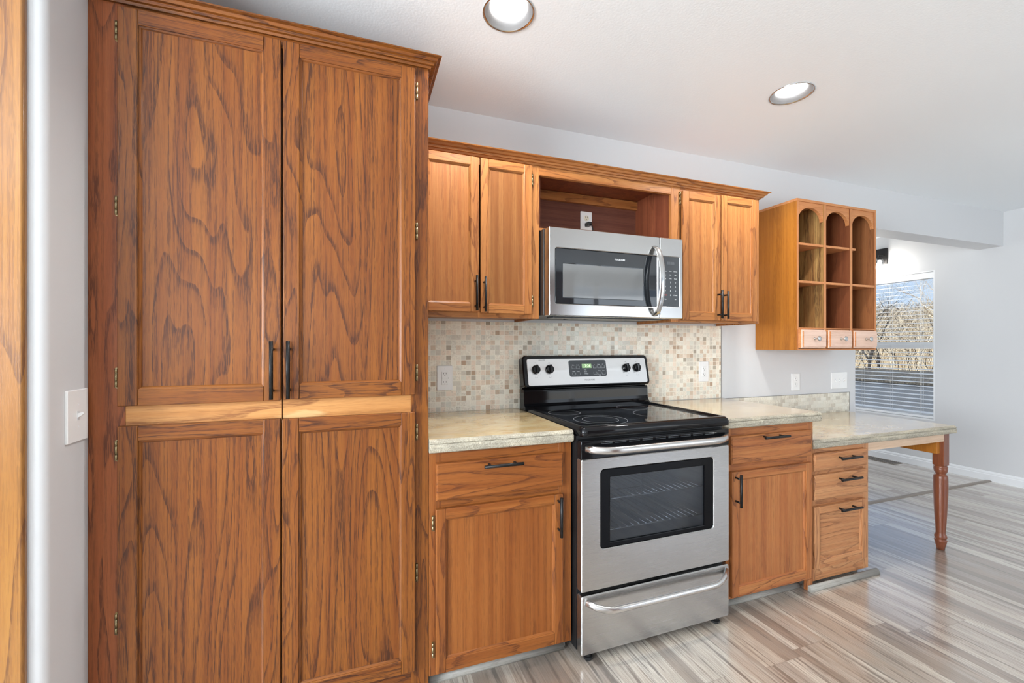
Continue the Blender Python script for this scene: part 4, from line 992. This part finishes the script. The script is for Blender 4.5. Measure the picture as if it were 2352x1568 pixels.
lamp('sconce_glow', 'POINT', (x-0.095, 0.930, 2.035), (0, 0, 0), 5, (1.0, 0.96, 0.90), shadow_soft_size=0.05)

# floor fittings
mb = MB(); mb.box(5.292, 5.437, 0.740, 1.060, 0.0, 0.004, bev=0.0015)
for k in range(16):
    yy = 0.760+k*0.0185
    for xa in (5.306, 5.3705): mb.box(xa, xa+0.052, yy, yy+0.009, 0.0036, 0.0046, 1)
single(mb, 'floor_register', [mat('bronze_register', (0.20, 0.17, 0.14), 0.45, metal=0.4), SLOT], 'dark slotted metal floor vent by the right wall baseboard', 'vent', (5.365, 0.90, 0.0))
mb = MB(); yy = 0.090
mb.poly([(3.5, yy-0.022, 0.0), (3.5, yy-0.018, 0.005), (3.5, yy-0.008, 0.0085), (3.5, yy+0.008, 0.0085), (3.5, yy+0.018, 0.005), (3.5, yy+0.022, 0.0)], (XR-0.014-3.5, 0, 0))
mb.box(3.5185, XR-0.013, yy-0.001, yy+0.001, 0.0, 0.001)
single(mb, 'transition_strip', mat('grey_brown_vinyl_strip', lin(134, 124, 114), 0.4), 'thin grey-brown transition strip across the floor at the dining corner', 'floor strip', (4.5, yy, 0.0))

# tall oak cabinet on the opposite side of the kitchen, seen mirrored in the microwave door
tc = thing('oak_cupboard', 'oak cupboard across the kitchen, mirrored in the microwave door glass', 'cabinet', (2.02, -3.62, 0.0))
mb = MB(); mb.box(1.55, 2.475, -3.95, -3.32, 0.0, 2.085); mb.build('body', M_['pantryv'], tc)
for a, b in ((1.57, 2.00), (2.02, 2.455)):
    mb = MB(); y = -3.3195
    for q in ((a, a+0.05, 0.12, 1.98), (b-0.05, b, 0.12, 1.98), (a+0.05, b-0.05, 0.12, 0.17), (a+0.05, b-0.05, 1.93, 1.98)): mb.box(q[0], q[1], y, y+0.02, q[2], q[3], bev=0.002)
    mb.box(a+0.05, b-0.05, y, y+0.009, 0.17, 1.93); mb.build('door', M_['pantryv'], tc)
mb = MB()
for i in range(4): mb.box(1.55-0.012*i, 2.475+0.012*i, -3.95, -3.32+0.012*i, 2.0855+0.012*i, 2.0975+0.012*i)
mb.build('crown_moulding', M_['pantryh'], tc)

# ---------------------------------------------------------------- outside the window
gm = mat('dry_grass', (0.36, 0.28, 0.18), 0.9); n = NT(gm); q = n.noise(n.map(n.obj(), (1.2, 1.2, 1.2)), 1.0, 6, 0.7)
n.out(**{'Base Color': n.ramp(q, [(0.3, lin(150, 128, 96)), (0.5, lin(188, 168, 134)), (0.7, lin(214, 200, 170))])})
mb = MB()
NG = 24; xs_ = [5.8+i*(75-5.8)/NG for i in range(NG+1)]
def gz(xx): return 0.10 + (0.0 if xx < 16 else (xx-16)*0.062)
for i in range(NG): mb.quad((xs_[i], -30, gz(xs_[i])), (xs_[i+1], -30, gz(xs_[i+1])), (xs_[i+1], 90, gz(xs_[i+1])), (xs_[i], 90, gz(xs_[i])))
struct(mb, 'ground_outside', gm)
# low grey shed with a shingled roof
sh = thing('garden_shed', 'low blue-grey shed with a dark shingle roof outside the window', 'shed', (10.2, 5.0, 0.10))
shm = mat('blue_grey_boards', lin(118, 128, 142), 0.7); n = NT(shm); xx_, yy_, zz_ = n.sep(n.obj())
fz = n.math('FRACT', n.math('DIVIDE', zz_, 0.19)); n.out(**{'Base Color': n.mix(n.ramp(fz, [(0.0, 1.0), (0.06, 0.0)]), lin(84, 92, 104), lin(58, 64, 74))})
mb = MB(); mb.box(9.0, 11.2, 1.6, 13.0, 0.09, 0.60); mb.build('wall', shm, sh)
rfm = mat('dark_shingles', (0.08, 0.08, 0.08), 0.9); n = NT(rfm); q = n.noise(n.map(n.obj(), (28, 28, 28)), 1.0, 3, 0.8)
n.out(**{'Base Color': n.ramp(q, [(0.38, lin(34, 34, 36)), (0.52, lin(66, 65, 62)), (0.66, lin(112, 108, 98))])})
mb = MB(); mb.poly([(8.95, 1.4, 0.585), (8.95, 1.4, 0.625), (10.0, 1.4, 0.775), (11.25, 1.4, 0.625), (11.25, 1.4, 0.585)], (0, 11.8, 0)); mb.build('roof', rfm, sh)

# bare trees
bkm = [mat('pale_bark', lin(208, 198, 180), 0.9), mat('dark_bark', lin(50, 46, 44), 0.9), mat('tan_bark', lin(160, 146, 126), 0.9)]
def grow(mb, p, d, L, r, depth, rnd, spread):
    q = p; dd = d; pts = [p]; rad = [r]
    for i in range(3):
        dd = (dd + Vector((rnd.uniform(-1, 1), rnd.uniform(-1, 1), rnd.uniform(-0.3, 0.7)))*0.20).normalized()
        q = q + dd*(L/3); pts.append(q); rad.append(r*(1-0.14*(i+1)))
    mb.tube(pts, rad, seg=5 if depth > 2 else 4, cap=False)
    if depth == 0: return
    for i in range(rnd.choice((2, 3, 3))):
        k = rnd.choice((1, 2, 3)); a = rnd.uniform(0, 6.28)
        nd = (dd + Vector((math.cos(a), math.sin(a), rnd.uniform(-0.1, 0.5)))*spread).normalized()
        grow(mb, pts[k] if i else pts[3], nd, L*rnd.uniform(0.62, 0.82), rad[k if i else 3]*rnd.uniform(0.55, 0.72), depth-1, rnd, spread)
trees = [(13.8, 6.0, 1, 1.7, 0.060, 'dark bare tree with forked black limbs outside the window, nearest'),
         (19.0, 6.3, 0, 2.1, 0.085, 'pale-barked bare tree right behind the dark forked tree outside'),
         (17.5, 9.0, 0, 1.9, 0.07, 'pale slender bare tree at the shelf side of the window view'),
         (20.0, 9.3, 1, 2.1, 0.07, 'dark slender bare tree behind the pale slender one'),
         (25.0, 10.2, 2, 2.6, 0.10, 'tan bare tree in the middle distance of the window view'),
         (26.0, 14.5, 2, 2.6, 0.10, 'tan bare tree beyond the shed, partly hidden by the display shelf'),
         (30.0, 11.5, 0, 2.9, 0.11, 'large pale bare tree farthest up the slope')]
for i, (tx, ty, bk, L, r, lab) in enumerate(trees):
    rnd = random.Random(40+i); mb = MB()
    grow(mb, Vector((tx, ty, gz(tx)-0.1)), Vector((rnd.uniform(-0.15, 0.15), rnd.uniform(-0.15, 0.15), 1)).normalized(), L*0.72, r*0.85, 7, rnd, 0.85)
    single(mb, 'bare_tree', bkm[bk], lab, 'tree', (tx, ty, gz(tx)-0.1), 'bare trees outside the window')
# thicket of thin brush on the slope
mb = MB(); rnd = random.Random(5)
for i in range(3000):
    tx = rnd.uniform(17, 60); ty = rnd.uniform(0.25, 0.60)*(tx+1.0); z0 = gz(tx); h = rnd.uniform(0.5, 1.5)*(0.6+tx/30)
    p = Vector((tx, ty, z0)); a = Vector((rnd.uniform(-0.6, 0.6), rnd.uniform(-0.6, 0.6), 0)); w = tx/30
    mb.tube([p, p+a*h*0.4+Vector((0, 0, h*0.6)), p+a*h+Vector((rnd.uniform(-.2, .2), rnd.uniform(-.2, .2), h))], [0.022*w, 0.015*w, 0.006*w], seg=3, cap=False, m=rnd.choice((0, 1, 1, 2)))
    for k in range(2):
        q = p+a*h*0.5+Vector((0, 0, h*rnd.uniform(0.5, 0.8)))
        mb.tube([q, q+Vector((rnd.uniform(-.5, .5), rnd.uniform(-.5, .5), rnd.uniform(.1, .5)))*h], [0.010*w, 0.004*w], seg=3, cap=False, m=rnd.choice((0, 1, 1, 2)))
o = mb.build('brush', [bkm[2], bkm[0], bkm[1]]); o['kind'] = 'stuff'; o['label'] = 'tan leafless brush on the slope outside the window'; o['category'] = 'brush'
for o in bpy.data.objects:
    if '_o' in o: del o['_o']
